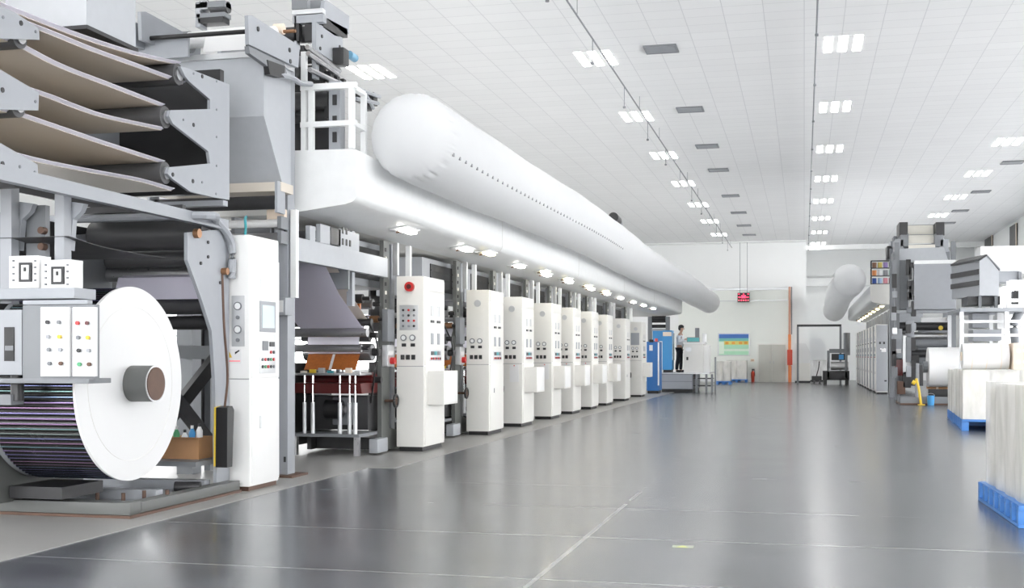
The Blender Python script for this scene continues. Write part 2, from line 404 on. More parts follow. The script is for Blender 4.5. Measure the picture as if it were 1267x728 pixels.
# ---- the jumbo roll
RY, RZ, RR = 9.2, 1.115, .83
t = thing('film_roll', 'huge roll of iridescent film with a white end disc and grey core chuck', 'film roll', (-6.0, RY, RZ))
b = MB(); n = 672; rings = []
for x in (-6.42, -5.625):
    rings.append([b.bm.verts.new((x, RY + (RR - .014 + .005 * math.cos(k / n * 2 * PI * 112)) * math.cos(2 * PI * k / n), RZ + (RR - .014 + .005 * math.cos(k / n * 2 * PI * 112)) * math.sin(2 * PI * k / n))) for k in range(n)])
for k in range(n): b.bm.faces.new((rings[0][k], rings[0][(k + 1) % n], rings[1][(k + 1) % n], rings[1][k]))
b.bm.faces.new(rings[0]); b.bm.faces.new(list(reversed(rings[1])))
fr = b.build('wound_film', 'film', t, ang=60)
b = MB().cyl((-5.624, RY, RZ), (-5.6, RY, RZ), RR, 96); b.build('end_disc', 'disc', t)
MB().tube([(-5.599, RY + .66 * math.cos(a * PI / 40), RZ + .66 * math.sin(a * PI / 40)) for a in range(81)], .002, 6).build('disc_groove', 'cab', t)
c = cyl((-5.6, RY, RZ), (-5.38, RY, RZ), .155, 40).build('core_chuck', 'frame', t)
cyl((-5.385, RY, RZ), (-5.378, RY, RZ), .157, 40).build('rim', 'steel', c)
cyl((-5.379, RY, RZ), (-5.372, RY, RZ), .142, 40).build('chuck_face', 'rust', c)
MB().cyl((-6.47, RY, RZ), (-6.421, RY, RZ), RR - .01, 96).build('back_flange', 'mid', t)
# ---- stand
t = thing('unwind_stand', 'grey steel unwind stand with base frame and side plates around the film roll', 'unwind stand', (-6.2, 10, 0))
MB().prism([(-6.52, 8.35, .12), (-6.52, 9.9, .12), (-6.52, 9.55, RZ + .2), (-6.52, 9.05, RZ + .2)], (-.09, 0, 0)).build('roll_arm', 'frame', t)
MB().prism([(-6.48, 8.75, .16), (-6.48, 9.35, .16), (-5.98, 9.35, .16), (-5.98, 8.75, .16)], (0, 0, .1)).build('cradle', 'dark', t)
box(-7.4, -5.42, 8.86, 9.04, .03, .13, bev=.006).build('base_beam', 'frame', t)
box(-7.4, -5.62, 9.62, 9.74, .03, .15, bev=.006).build('base_beam', 'grey', t)
box(-7.4, -5.62, 10.5, 10.62, .03, .15, bev=.006).build('base_beam', 'grey', t)
box(-5.56, -5.42, 9.045, 10.85, .03, .12, bev=.006).build('base_rail', 'frame', t)
MB().box(-7.4, -5.40, 8.84, 10.85, .006, .029).build('base_plate', 'rust', t)
box(-7.3, -5.7, 9.2, 10.5, .03, .06).build('floor_tray', 'plate', t)
for x, y in ((-5.75, 9.3), (-5.68, 9.52), (-6.1, 9.45), (-5.5, 9.6)):
    cyl((x, y, .061 if x < -5.6 else .121), (x, y, .16), .018, 8).build('anchor_bolt', 'rust', t)
cyl((-5.75, 10.18, .12), (-5.52, 10.24, .12), .05, 14).build('drive_motor', 'dark', t)
MB().box(-7.3, -5.60, 10.3, 10.88, .30, .345).build('shelf', 'mid', t)
for x in (-7.2, -5.64): box(x - .03, x + .03, 10.8, 10.86, .0, .30).build('shelf_leg', 'mid', t)
pl = [P(px, py, X=-5.55) for px, py in ((232, 288), (283, 283), (284, 597), (268, 600), (266, 470), (262, 410), (250, 372), (232, 322))]
f = MB().prism(pl, (-.035, 0, 0)).build('side_plate', 'plate', t)
for px, py in ((257, 300), (257, 318), (241, 290), (248, 326), (272, 350), (275, 520)):
    p = P(px, py, X=-5.55); cyl(p, p + Vector((.012, 0, 0)), .016, 10).build('bolt', 'dark', f)
p = P(241, 289, X=-5.55); cyl(p, p + Vector((.05, 0, 0)), .045, 16).build('knob', 'copper', f)
p = P(275, 336, X=-5.55); cyl(p, p + Vector((.06, 0, 0)), .035, 14).build('knob', 'copper', f)
# back side plate
MB().prism([Vector((-6.85, q.y, q.z)) for q in pl], (-.035, 0, 0)).build('side_plate', 'mid', t)
# bent guard tube in front of the rollers
MB().tube(curve([P(60, 272, Y=10.1), P(140, 270, Y=10.1), P(255, 267, Y=10.1), P(268, 275, X=-5.52), P(286, 300, X=-5.5), P(287, 345, X=-5.5)], 6), .04, 8).build('guard_tube', 'plate', t)
# long rail under the web rack
a, c = P(-40, 213, X=-5.5), P(283, 285, X=-5.5)
MB().prism([a, c, c + Vector((0, 0, .10)), a + Vector((0, 0, .11))], (-.08, 0, 0)).build('long_rail', 'plate', t)
a, c = P(210, 268, X=-5.7), P(284, 283, X=-5.7)
# near hanging posts and cast brackets over the control box
for px, w in ((12, 16), (78, 13)):
    a, c = P(px, 245, Y=8.5), P(px, 376, Y=8.5)
    box(a.x - w * .0033, a.x + w * .0033, 8.45, 8.55, c.z, a.z + .12).build('hanging_post', 'grey', t)
for px in (25, 88):
    q = [P(px + dx, py, Y=8.56) for dx, py in ((-14, 248), (16, 252), (12, 262), (2, 272), (-1, 310), (-14, 310))]
    MB().prism(q, (0, .06, 0)).build('cast_bracket', 'plate', t)
a, c = P(48, 255, Y=8.7), P(48, 320, Y=8.7)
box(a.x - .09, a.x + .09, 8.66, 8.72, c.z, a.z).build('hanging_plate', 'mid', t)
for py in (285, 305): p = P(50, py, Y=8.6); cyl(p, p + Vector((0, .06, 0)), .03, 12).build('knob', 'rust', t)
# dark rollers deep in the unwinder, and the X-brace
for i, (py, Y, r, m) in enumerate(((292, 10.55, .15, 'rubber'), (322, 10.8, .09, 'rubber'), (340, 10.8, .07, 'steel'), (375, 10.76, .12, 'rubber'), (400, 10.8, .07, 'dark'), (272, 10.6, .06, 'rubber'))):
    z = P(180, py, Y=Y).z
    MB().cyl((-6.84, Y, z), (-5.6, Y, z), r, 28).build('guide_roller', m, t)
    MB().cyl((-5.6, Y, z), (-5.585, Y, z), r * .3, 12).build('roller_hub', 'steel', t)
z0, z1 = P(150, 346, Y=10.7).z, P(150, 373, Y=10.7).z
MB().strip([(-6.55, 10.60, z0 + .03), (-6.55, 10.50, z0), (-6.55, 10.42, z1)], (.92, 0, 0), .003).build('film_web', 'webt', t)
l = curve([P(85, 292, X=-5.7), P(130, 306, X=-5.7), P(200, 318, X=-5.7), P(235, 318, X=-5.7)], 8)
MB().strip(l, (-.95, 0, 0), .003).build('film_web', 'rubber', t)
for a, c in (((-5.77, 11.15, .30), (-6.8, 11.15, 1.5)), ((-5.77, 11.32, 1.5), (-6.8, 11.32, .30))):
    MB().tube([a, c], .085, 4).build('cross_brace', 'dark', t)
box(-6.8, -5.7, 11.42, 11.5, 1.32, 1.46).build('cross_beam', 'mid', t)
box(-6.92, -6.89, 8.6, 11.5, 1.6, 2.62).build('light_block_panel', 'dark', t)  # dark panels added behind the rollers to block light
box(-6.92, -6.89, 9.9, 11.5, .2, .75).build('light_block_panel', 'dark', t)

# ---- web rack overhead
t = thing('web_rack', 'overhead rack of toothed grey plates with six sagging film webs above the film roll', 'web rack', (XO, 9.5, 2.9))
Z1 = 2.8
def pp(l, X=XO): return [P(x / Z1, y / Z1, X=X) for x, y in l]
far = pp([(625, 230), (655, 238), (795, 293), (795, 693), (735, 683), (660, 665), (600, 622), (580, 602), (585, 580), (728, 567), (722, 525), (600, 430), (585, 402), (590, 382), (728, 378), (728, 345), (655, 282), (640, 262)])
near = pp([(-260, -60), (0, 18), (55, 45), (135, 100), (137, 138), (-120, 128), (-120, 190), (0, 240), (50, 270), (135, 320), (133, 383), (-120, 376), (-120, 440), (0, 495), (130, 570), (133, 615), (-260, 610)])
for poly, nm in ((far, 'far'), (near, 'near')):
    for off in (0, -1.16):
        q = [v + Vector((off, 0, 0)) for v in poly]
        f = MB().prism(q, (-.03, 0, 0)).build('toothed_plate', 'plate', t)
        if off == 0:
            dots = [(670, 255), (700, 265), (750, 282), (750, 380), (670, 433), (635, 415), (750, 475), (668, 628), (700, 632), (748, 672), (598, 605), (750, 575)] if nm == 'far' else [(10, 60), (72, 80), (123, 110), (122, 352), (8, 312), (68, 578), (120, 597), (8, 568)]
            for i, d in enumerate(pp(dots)):
                cyl(d, d + Vector((.006, 0, 0)), .020 if i % 3 == 1 else .012, 8).build('bolt', 'dark' if i % 3 == 1 else 'mid', f)
RC = [((222, 92), .10), ((206, 145), .10), ((206, 214), .10), ((26, 46), .085), ((24, 131), .085), ((24, 219), .085)]
for (px, py), r in RC:
    p = P(px, py, X=XO - .04)
    MB().cyl((XO - 1.12, p.y, p.z), (XO - .05, p.y, p.z), r, 28).build('roller', 'rubber', t)
    cyl((XO - .05, p.y, p.z), (XO - .031, p.y, p.z), r * .6, 16).build('roller_bearing', 'steel', t)
XW = XO - .10
webs = [[(-40, -8), (40, 24), (100, 47), (160, 66), (220, 80)], [(-40, 5), (50, 38), (110, 62), (160, 80), (226, 104)], [(-40, 36), (5, 49), (70, 82), (140, 109), (200, 132)],
        [(-40, 90), (48, 117), (90, 133), (130, 146), (200, 161)], [(-40, 128), (5, 138), (60, 156), (125, 178), (200, 202)], [(-40, 178), (45, 200), (110, 213), (170, 224), (212, 236)]]
for l in webs:
    e = curve([P(x, y, X=XW) for x, y in l], 8)
    f = MB().strip(e, (-.96, 0, 0), .004).build('film_web', 'webu', t)
    MB().strip([v + Vector((.035, 0, .022)) for v in e], (-.04, 0, -.018), .003).build('curled_edge', 'webl', f)
a, c = P(165, 246, X=XO), P(283, 250, X=XO)
box(XO - 1.2, XO + .0, c.y - .12, c.y - .02, c.z - .05, c.z + .005).build('bottom_tie_bar', 'plate', t)
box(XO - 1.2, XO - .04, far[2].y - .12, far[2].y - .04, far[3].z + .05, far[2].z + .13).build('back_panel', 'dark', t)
box(XO - 1.225, XO - 1.195, 6.6, far[3].y, 2.81, 4.25).build('light_block_cover', 'dark', t)  # dark plate added to keep window light off the webs
box(XO - 1.19, XO - .03, 10.1, 10.16, P(200, 250, X=XO).z - .03, P(200, 250, X=XO).z + .03).build('tie_bar', 'dark', t)

# ---- intake duct box
t = thing('duct_box', 'pale grey square air duct above the webs at the top corner', 'duct', (-6.4, 9, 4.07))
p = P(107, 33, X=-5.75)
box(-6.52, -5.75, p.y, p.y + .75, p.z, 6.4, bev=.008).build('duct_body', 'pplate', t)
box(-6.54, -5.735, p.y - .015, p.y + .77, p.z - .02, p.z + .012).build('duct_flange', 'dark', t)
cyl((-6.3, p.y + .4, 6.4), (-6.3, p.y + .4, CZ), .05, 12).build('ceiling_hanger', 'mid', t)

# ---- chute hopper
t = thing('chute_hopper', 'large grey sheet metal chute with a darker sloping underside behind the toothed plates', 'hopper', (-6.2, 11.9, 3.2))
prof = [(11.6, 4.53), (11.6, 3.88), (12.05, 3.24), (12.28, 3.24), (12.28, 4.53)]
MB().prism([(-5.52, y, z) for y, z in prof], (-1.5, 0, 0)).build('hopper_shell', 'pplate', t)
MB().box(-7.05, -5.49, 11.57, 12.31, 4.5, 4.56).build('rim', 'alu', t)
MB().box(-7.03, -5.5, 11.98, 12.3, 3.14, 3.24).build('outlet_lip', 'webu', t)
MB().cyl((-7.0, 12.0, 3.02), (-5.55, 12.0, 3.02), .075, 20).build('outlet_roller', 'dark', t)
for x in (-7.06, -5.535): MB().box(x, x + .03, 11.9, 12.1, 2.9, 3.24).build('roller_bracket', 'plate', t)

# ---- bridge over the chute
t = thing('web_bridge', 'web guide bridge of steel arms, black bar and rollers on top of the grey chute', 'web guide', (-5.6, 11.8, 4.6))
q = [P(x, y, X=-5.435) for x, y in ((307, 19), (312, 19), (371, 57), (369, 84), (308, 55))]
f = MB().prism(q, (-.04, 0, 0)).build('arm_plate', 'plate', t)
for px, py in ((319, 36), (358, 62), (359, 76)):
    d = P(px, py, X=-5.435); cyl(d, d + Vector((.01, 0, 0)), .025, 10).build('bolt', 'dark', f)
MB().prism([v + Vector((-1.2, 0, .12)) for v in q], (-.04, 0, 0)).build('arm_plate', 'plate', t)
q = [P(x, y, X=-5.43) for x, y in ((308, 57), (352, 79), (356, 94), (334, 84), (309, 66))]
MB().prism(q, (-.05, 0, 0)).build('slide_rail', 'mid', t)
q = [P(x, y, X=-5.42) for x, y in ((331, 74), (353, 82), (352, 96), (345, 96), (334, 92))]
MB().prism(q, (-.06, 0, 0)).build('slide_carriage', 'dark', t)
MB().tube(curve([P(345, 92, X=-5.45), P(362, 97, X=-5.42), P(372, 103, X=-5.42), P(385, 104, X=-5.42)], 6), .03, 8).build('hose', 'plate', t)
p = P(306, 39, Y=11.25)
cyl((-6.82, 11.25, p.z), (-5.53, 11.25, p.z), .024, 14).build('black_bar', 'black', t)
p0, p1 = P(256, 38, Y=11.9), P(308, 64, Y=11.9)
MB().strip([(p0.x, 11.95, p0.z + .03), (p0.x, 11.9, p0.z), (p0.x, 11.8, p1.z)], (p1.x - p0.x, 0, 0), .004).build('film_web', 'disc', t)
MB().cyl((-6.9, 11.98, p0.z - .07), (-5.56, 11.98, p0.z - .07), .09, 24).build('roller', 'disc', t)
p = P(224, 53, Y=12.0); MB().cyl((p.x - .1, 12, p.z), (p.x + .12, 12, p.z), .12, 18).build('roller_end', 'mid', t)
for (x0, y0, x1, y1, m) in ((247, 6, 283, 11, 'mid'), (262, 3, 283, 17, 'rubber'), (248, 20, 283, 23, 'mid'), (250, 25, 281, 30, 'dark'), (247, 8, 253, 36, 'grey'), (252, 4, 262, 14, 'grey')):
    a, c = P(x0, y0, Y=12.2), P(x1, y1, Y=12.2)
    if (x0, y0) == (262, 3): MB().cyl((a.x, 12.2, (a.z + c.z) / 2), (c.x, 12.2, (a.z + c.z) / 2), .065, 16).build('tension_motor', m, t)
    else: box(a.x, c.x, 12.1, 12.26, c.z, a.z, bev=.004).build('motor_bracket', m, t)
a, c = P(160, 30, Y=11.2), P(171, 58, Y=11.2)
box(a.x, c.x, 11.1, 11.4, c.z, a.z).build('end_bracket', 'plate', t)
box(a.x, c.x + .5, 11.33, 11.37, c.z - .1, c.z + .12).build('bracket_gusset', 'plate', t)
p = P(349, 36, Y=12.2); MB().cyl((p.x - .09, 12.2, p.z), (p.x + .02, 12.2, p.z), .06, 16).build('tan_pulley', 'pcarton', t)
cyl((p.x + .02, 12.2, p.z - .03), (p.x + .16, 12.2, p.z - .03), .02, 10).build('shaft', 'copper', t)

# ---- post of the press with its tower top
t = thing('tower_post', 'tall grey steel post with a tower of rollers beside the white control cabinet', 'press tower', (-5.7, 12.4, 0))
f = box(-5.80, -5.585, 12.34, 12.54, .03, 4.62, bev=.008).build('post', 'plate', t)
for z in (4.35, 4.05, 3.75, 3.2, 2.85, 2.75, 2.45, 2.3, 2.1, .2):
    box(-5.775, -5.745, 12.333, 12.341, z - .03, z + .03).build('bolt_slot', 'dark', f)
    if z in (3.2, 2.75, .2): box(-5.63, -5.605, 12.333, 12.341, z - .03, z + .03).build('bolt_slot', 'dark', f)
box(-5.88, -5.48, 12.22, 12.66, .006, .03).build('foot_plate', 'rust', t)
box(-6.95, -6.75, 12.34, 12.54, .006, 4.62).build('post', 'mid', t)
box(-6.75, -5.80, 12.40, 12.50, 4.1, 4.3).build('cross_beam', 'grey', t)
p = P(353, 142, X=-5.6)
for dz in (.08, 0, -.1): MB().ball((-5.68, 12.32, p.z + dz), .035, 10).build('knob', 'dark', t)
q = [P(x, y, X=-5.5) for x, y in ((402, 1), (404, 0), (432, 20), (432, 42), (428, 43), (400, 20))]
MB().prism(q, (-.05, 0, 0)).build('top_plate', 'plate', t)
q = [P(x, y, X=-5.5) for x, y in ((400, 20), (430, 36), (430, 47), (414, 44), (400, 34))]
MB().prism(q, (-.08, 0, 0)).build('slide_rail', 'dark', t)
q = [P(x, y, X=-5.5) for x, y in ((391, 30), (397, 31), (424, 47), (424, 82), (412, 76), (391, 62))]
f = MB().prism(q, (-.05, 0, 0)).build('arm_plate', 'plate', t)
for px, py in ((396, 60), (398, 45), (420, 58), (419, 76)):
    d = P(px, py, X=-5.5); cyl(d, d + Vector((.01, 0, 0)), .022, 10).build('bolt', 'dark', f)
MB().prism([v + Vector((-1.2, 0, 0)) for v in q], (-.05, 0, 0)).build('arm_plate', 'grey', t)
for (px, py, Y, r, m) in ((384, 10, 13.3, .09, 'mid'), (392, 42, 13.4, .1, 'dark'), (392, 70, 13.2, .08, 'rubber'), (392, 92, 13.3, .11, 'dark'), (400, 125, 13.6, .12, 'rubber'), (400, 143, 13.6, .08, 'dark')):
    z = P(px, py, Y=Y).z; MB().cyl((-5.85 if py == 10 else -6.6, Y, z), (-5.56, Y, z), r, 22).build('tower_roller', m, t)
for (x0, y0, x1, y1, Y, m) in ((363, 0, 382, 12, 13.0, 'mid'), (363, 14, 401, 17, 13.0, 'alu'), (364, 21, 402, 28, 13.0, 'plate'), (366, 30, 372, 52, 13.0, 'dark'), (379, 32, 390, 52, 13.02, 'dark'), (388, 28, 393, 98, 13.0, 'plate'), (366, 20, 369, 100, 13.0, 'plate')):
    a, c = P(x0, y0, Y=Y), P(x1, y1, Y=Y); box(a.x, c.x, Y - .05, Y + .05, c.z, a.z, bev=.004).build('tower_bracket', m, t)
for l in (((380, 58), (420, 88)), ((381, 66), (418, 92)), ((383, 86), (425, 106))):
    a, c = P(*l[0], X=-5.45), P(*l[1], X=-5.45); MB().tube([a, c], .03, 6).build('stay_bar', 'steel', t)
p = P(431, 69, X=-5.45); MB().cyl((-5.42, p.y - .05, p.z), (-5.42, p.y + .14, p.z), .05, 14).build('blue_valve', 'bluev', t)
p = P(421, 72, X=-5.45); MB().box(-5.5, -5.36, p.y - .12, p.y + .06, p.z - .10, p.z + .10, bev=.01).build('actuator', 'dark', t)
for (px, py, w, h) in ((411, 95, .1, .12), (419, 100, .1, .12), (427, 103, .08, .10), (415, 125, .12, .2), (412, 140, .16, .14)):
    p = P(px, py, X=-5.48); box(-5.56, -5.48, p.y - w / 2, p.y + w / 2, p.z - h / 2, p.z + h / 2, bev=.006).build('clamp_block', 'dark', t)
box(-6.7, -5.62, 13.9, 13.98, 3.73, 4.75).build('back_panel', 'dark', t)
a, c = P(409, 112, Y=13.2), P(421, 184, Y=13.2)
box(a.x, a.x + .14, 13.15, 13.3, 3.73, a.z + .1).build('second_post', 'plate', t)
for py in (124, 150, 170): p = P(414, py, Y=13.15); box(p.x - .02, p.x + .03, 13.13, 13.151, p.z - .06, p.z + .06).build('bolt_slot', 'dark', t)
for l in (((437, 108), (470, 120)), ((440, 122), (468, 128)), ((450, 112), (462, 134))):
    a, c = P(*l[0], X=-5.45), P(*l[1], X=-5.45); MB().tube([a, c], .025, 6).build('stay_bar', 'plate', t)
for px, py in ((449, 118), (456, 128), (463, 122)):
    p = P(px, py, X=-5.5); box(-5.58, -5.48, p.y - .08, p.y + .08, p.z - .09, p.z + .07, bev=.01).build('clamp_block', 'dark', t)
for (z, r, m) in ((2.82, .045, 'disc'), (2.66, .055, 'steel')):
    MB().cyl((-6.9, 12.22, z), (-5.62, 12.22, z), r, 20).build('web_roller', m, t)
    box(-5.62, -5.57, 12.14, 12.339, z - .07, z + .07, bev=.008).build('roller_bracket', 'mid', t)
p = P(277, 269, Y=11.5); MB().box(-5.80, -5.585, 12.25, 12.335, p.z + .05, p.z + .17, bev=.02).build('cream_fitting', 'pcarton', t)
for k, z in enumerate((4.62, 4.75, 4.9)):
    MB().cyl((-5.95, 12.8 + .12 * k, z), (-5.70, 12.8 + .12 * k, z), .05, 14).build('tower_roller', ('dark', 'steel', 'dark')[k], t)
    box(-5.70, -5.65, 12.7 + .12 * k, 12.86 + .12 * k, z - .07, z + .07, bev=.008).build('clamp_block', 'dark' if k != 1 else 'mid', t)
# little relay box on the post with its white conduit
t = thing('relay_box', 'small black and white relay box on the tall grey post under a white conduit', 'junction box', (-5.68, 12.25, 1.9))
a, c = P(354, 369, Y=12.26), P(380, 390, Y=12.26)
box(-5.80, -5.66, 12.16, 12.335, c.z, a.z, bev=.006).build('mount_bracket', 'black', t)
box(-5.655, -5.53, 12.16, 12.335, c.z, a.z, bev=.006).build('box_body', 'grey', t)
box(-5.63, -5.555, 12.152, 12.161, c.z + .03, a.z - .03).build('window', 'disc', t)
box(-5.565, -5.50, 12.37, 12.45, a.z + .01, 2.985).build('white_conduit', 'white', t)

# ---- main white cabinet
def buttons(parent, pts, r, mats, nrm, th=.015, nm='button'):
    for i, p in enumerate(pts):
        p = Vector(p); MB().cyl(p, p + Vector(nrm) * th, r, 10).build(nm, mats[i % len(mats)], parent)
X1, Y1 = -5.35, 10.92
t = thing('control_cabinet', 'tall white control cabinet with touch screen beside the film roll', 'control cabinet', (X1, Y1, 0))
box(X1 - .27, X1 - .02, Y1 + .02, Y1 + .66, .006, .05).build('plinth', 'rust', t)
body = box(X1 - .29, X1, Y1, Y1 + .68, .05, 2.56, bev=.018).build('body', 'cabw', t)
box(X1 - .001, X1 + .012, Y1 + .04, Y1 + .665, 1.13, 2.33, bev=.005).build('upper_door', 'cabw', t)
lo = box(X1 - .001, X1 + .012, Y1 + .04, Y1 + .665, .08, 1.115, bev=.005).build('lower_door', 'cabw', t)
box(X1 + .012, X1 + .024, Y1 + .2, Y1 + .22, .62, .75, bev=.003).build('door_handle', 'alu', lo)
box(X1 - .285, X1 - .005, Y1 - .004, Y1 + .01, 1.12, 1.127).build('panel_joint', 'mid', t)
pz = lambda py: P(326, py, X=X1).z
sc = box(X1 + .011, X1 + .022, Y1 + .20, Y1 + .56, pz(411), pz(373), bev=.004).build('screen_bezel', 'grey', t)
box(X1 + .022, X1 + .026, Y1 + .24, Y1 + .52, pz(406), pz(378)).build('screen', 'screen', sc)
pn = box(X1 + .011, X1 + .018, Y1 + .20, Y1 + .56, pz(462), pz(414), bev=.003).build('button_panel', 'alu', t)
MB().box(X1 + .018, X1 + .025, Y1 + .25, Y1 + .38, pz(434), pz(422)).build('meter', 'mid', pn)
MB().box(X1 + .018, X1 + .025, Y1 + .42, Y1 + .53, pz(429), pz(423)).build('meter', 'dark', pn)
for r_, py in enumerate((436, 445, 454)):
    for k in range(5):
        if r_ == 0 and k < 3: continue
        y = Y1 + .25 + k * .065
        cyl((X1 + .018, y, pz(py)), (X1 + .03, y, pz(py)), .016, 10).build('button', ('red', 'dark', 'mid', 'red', 'dark', 'green')[(k + r_ * 2) % 6], pn)
box(X1 + .012, X1 + .02, Y1 + .21, Y1 + .235, pz(356), pz(346)).build('latch', 'alu', t)
g = lambda px, py: P(px, py, Y=Y1)
a, c = g(287, 366), g(303, 429)
pn = box(a.x, c.x, Y1 - .008, Y1 + .002, c.z, a.z, bev=.002).build('gauge_panel', 'alu', t)
for py, r in ((379, .042), (393, .02), (408, .042), (421, .02)):
    p = g(295, py); f = cyl((p.x, Y1 - .008, p.z), (p.x, Y1 - .022, p.z), r, 20).build('gauge', 'mid', pn)
    cyl((p.x, Y1 - .0221, p.z), (p.x, Y1 - .025, p.z), r * .75, 20).build('dial_face', 'white' if r > .03 else 'mid', f)
a, c = g(281, 432), g(299, 450)
pn = box(a.x, c.x, Y1 - .004, Y1 + .002, c.z, a.z).build('warning_sticker', 'disc', t)
p = g(284, 439); q = g(291, 437)
MB().prism([p + Vector((-.03, -.0045, -.03)), p + Vector((.03, -.0045, -.03)), p + Vector((0, -.0045, .03))], (0, -.001, 0)).build('yellow_sign', 'yellow', pn)
MB().prism([q + Vector((0, -.0045, -.015)), q + Vector((.05, -.0045, .02)), q + Vector((.045, -.0045, .03)), q + Vector((.0, -.0045, .008))], (0, -.001, 0)).build('hand_symbol', 'black', pn)
p = g(290, 447); box(a.x + .015, c.x - .015, Y1 - .006, Y1 - .0041, p.z - .005, p.z + .005).build('red_line', 'pink', pn)
MB().tube(curve([(X1 - .2, Y1 + .3, 2.55), (X1 - .18, Y1 + .28, 2.66), (X1 - .22, Y1 + .35, 2.76), (X1 - .28, Y1 + .5, 2.80)], 6), .014, 8).build('teal_hose', 'teal', t)

# ---- hand pendant
p = P(278, 541, X=-5.455); a = P(275, 340, X=-5.455)
t = thing('hanging_pendant', 'black hand control pendant with yellow side hanging in front of the white cabinet', 'pendant control', (p.x, p.y, p.z - .3))
f = MB().prism([p + Vector((.06, -.06, .285)), p + Vector((.06, .04, .30)), p + Vector((.06, .08, .26)), p + Vector((.06, .04, -.29)), p + Vector((.06, -.07, -.29))], (-.12, 0, 0)).build('pendant_body', 'black', t)
MB().prism([p + Vector((-.075, -.07, .29)), p + Vector((-.075, .05, .30)), p + Vector((-.075, .04, -.28)), p + Vector((-.075, -.08, -.28))], (.014, 0, 0)).build('yellow_cover', 'yellow', t)
MB().tube(curve([a, a + Vector((.02, 0, -.5)), p + Vector((.03, 0, .6)), p + Vector((0, 0, .28))], 6), .012, 8).build('hanging_cord', 'rust', t)

# ---- brown carton with bottles on the shelf
p = P(232, 567, Z=.345)
t = thing('open_carton', 'open brown cardboard carton on the low shelf behind the film roll', 'carton', (p.x, p.y, .345))
b = MB(); w, d, h = .2, .15, .21
b.box(p.x - w, p.x + w, p.y - d, p.y + d, .347, .355).box(p.x - w, p.x + w, p.y - d, p.y - d + .008, .355, .347 + h).box(p.x - w, p.x + w, p.y + d - .008, p.y + d, .355, .347 + h)
b.box(p.x - w, p.x - w + .008, p.y - d + .008, p.y + d - .008, .355, .347 + h).box(p.x + w - .008, p.x + w, p.y - d + .008, p.y + d - .008, .355, .347 + h)
b.build('carton_frame', 'carton', t)
box(p.x - w, p.x + w, p.y - d - .06, p.y - d - .004, .345 + h, .351 + h).build('flap', 'carton', t)
for i, (dx, m, h2, what) in enumerate(((-.12, 'green', .3, 'green'), (-.03, 'white', .27, 'white'), (.05, 'bluem', .31, 'blue'), (.13, 'white', .33, 'pale white capped'))):
    q = thing('bottle', what + (' tall bottle' if i == 3 else ' small bottle') + ' standing in the open brown carton', 'bottle', (p.x + dx, p.y, .3565), 'bottles in the brown carton')
    MB().cyl((p.x + dx, p.y, .3565), (p.x + dx, p.y, .3565 + h2 - .07), .032, 14).cyl((p.x + dx, p.y, .3565 + h2 - .07), (p.x + dx, p.y, .3565 + h2 - .03), .032, 14, r2=.014).build('bottle_body', m, q)
    cyl((p.x + dx, p.y, .3565 + h2 - .03), (p.x + dx, p.y, .3565 + h2), .015, 10).build('bottle_cap', 'dark' if i % 2 else 'white', q)
p = P(263, 558, Z=.40)
t = thing('tape_reel', 'small white tape reel lying beside the brown carton on the shelf', 'tape reel', (p.x, p.y, .346))
cyl((p.x, p.y, .346), (p.x, p.y, .41), .07, 20).build('tape', 'disc', t); cyl((p.x, p.y, .41), (p.x, p.y, .414), .03, 16).build('core', 'dark', t)

# ---- operator boxes in front of the roll
t = thing('control_box', 'grey control box with two white button panels in front of the film roll', 'control box', (-5.6, 8.1, 1.2))
YC = 8.0
bx = lambda x0, y0, x1, y1, Y0, Y1_, nm, m, par, bev=.006: box(P(x0, y0, Y=Y0).x, P(x1, y1, Y=Y0).x, Y0, Y1_, P(x0, y1, Y=Y0).z, P(x0, y0, Y=Y0).z, bev=bev).build(nm, m, par)
bx(28, 378, 117, 470, YC + .032, 8.10, 'housing', 'mid', t)
bx(28, 380, 75, 468, 8.101, 8.33, 'rear_housing', 'grey', t)
bx(28, 372, 108, 377.5, YC + .05, 8.12, 'top_lip', 'plate', t)
hs = bx(-30, 384, 27, 464, YC + .06, 8.33, 'side_housing', 'grey', t)
bx(5, 405, 17, 447, YC + .05, YC + .062, 'dark_window', 'black', hs, .002)
bx(6, 428, 16, 434, YC + .044, YC + .051, 'window_bar', 'mid', hs, .001)
for k, (x0, x1, cx) in enumerate(((50, 86, (60, 74)), (89.5, 118, (97, 109)))):
    f = bx(x0, 380.5, x1, 466, YC, YC + .031, 'button_panel', 'disc', t, .004)
    m4 = [['dark', 'mid'], ['grey', 'yellow'], ['mid', 'grey'], ['mid', 'rust']] if k == 0 else [['red', 'blood'], ['mid', 'yellow'], ['black', 'grey'], ['green', 'rust']]
    for r_, py in enumerate((399, 417, 433, 450)):
        for j, px in enumerate(cx):
            p = P(px + r_ * .8, py + k, Y=YC); o = cyl((p.x, YC, p.z), (p.x, YC - .022, p.z), .016, 12).build('button', m4[r_][j], f)
            cyl((p.x, YC - .001, p.z), (p.x, YC - .006, p.z), .024, 14).build('ring', 'alu', o)
bx(-60, 468, 110, 474, YC + .03, 8.33, 'mount_tray', 'mid', t)
MB().cyl((-6.0, 8.2, 1.0), (-6.0, 8.2, 1.2), .05, 12).build('swivel', 'dark', t)
box(-6.8, -6.0, 8.12, 8.28, .97, 1.05).build('mount_arm', 'mid', t)
t = thing('dial_console', 'pair of white dial panels on a pale ledge above the button panels', 'dial console', (-5.9, 8.3, 1.75))
bx(-40, 358, 92, 371, 8.15, 8.44, 'mount_ledge', 'plate', t)
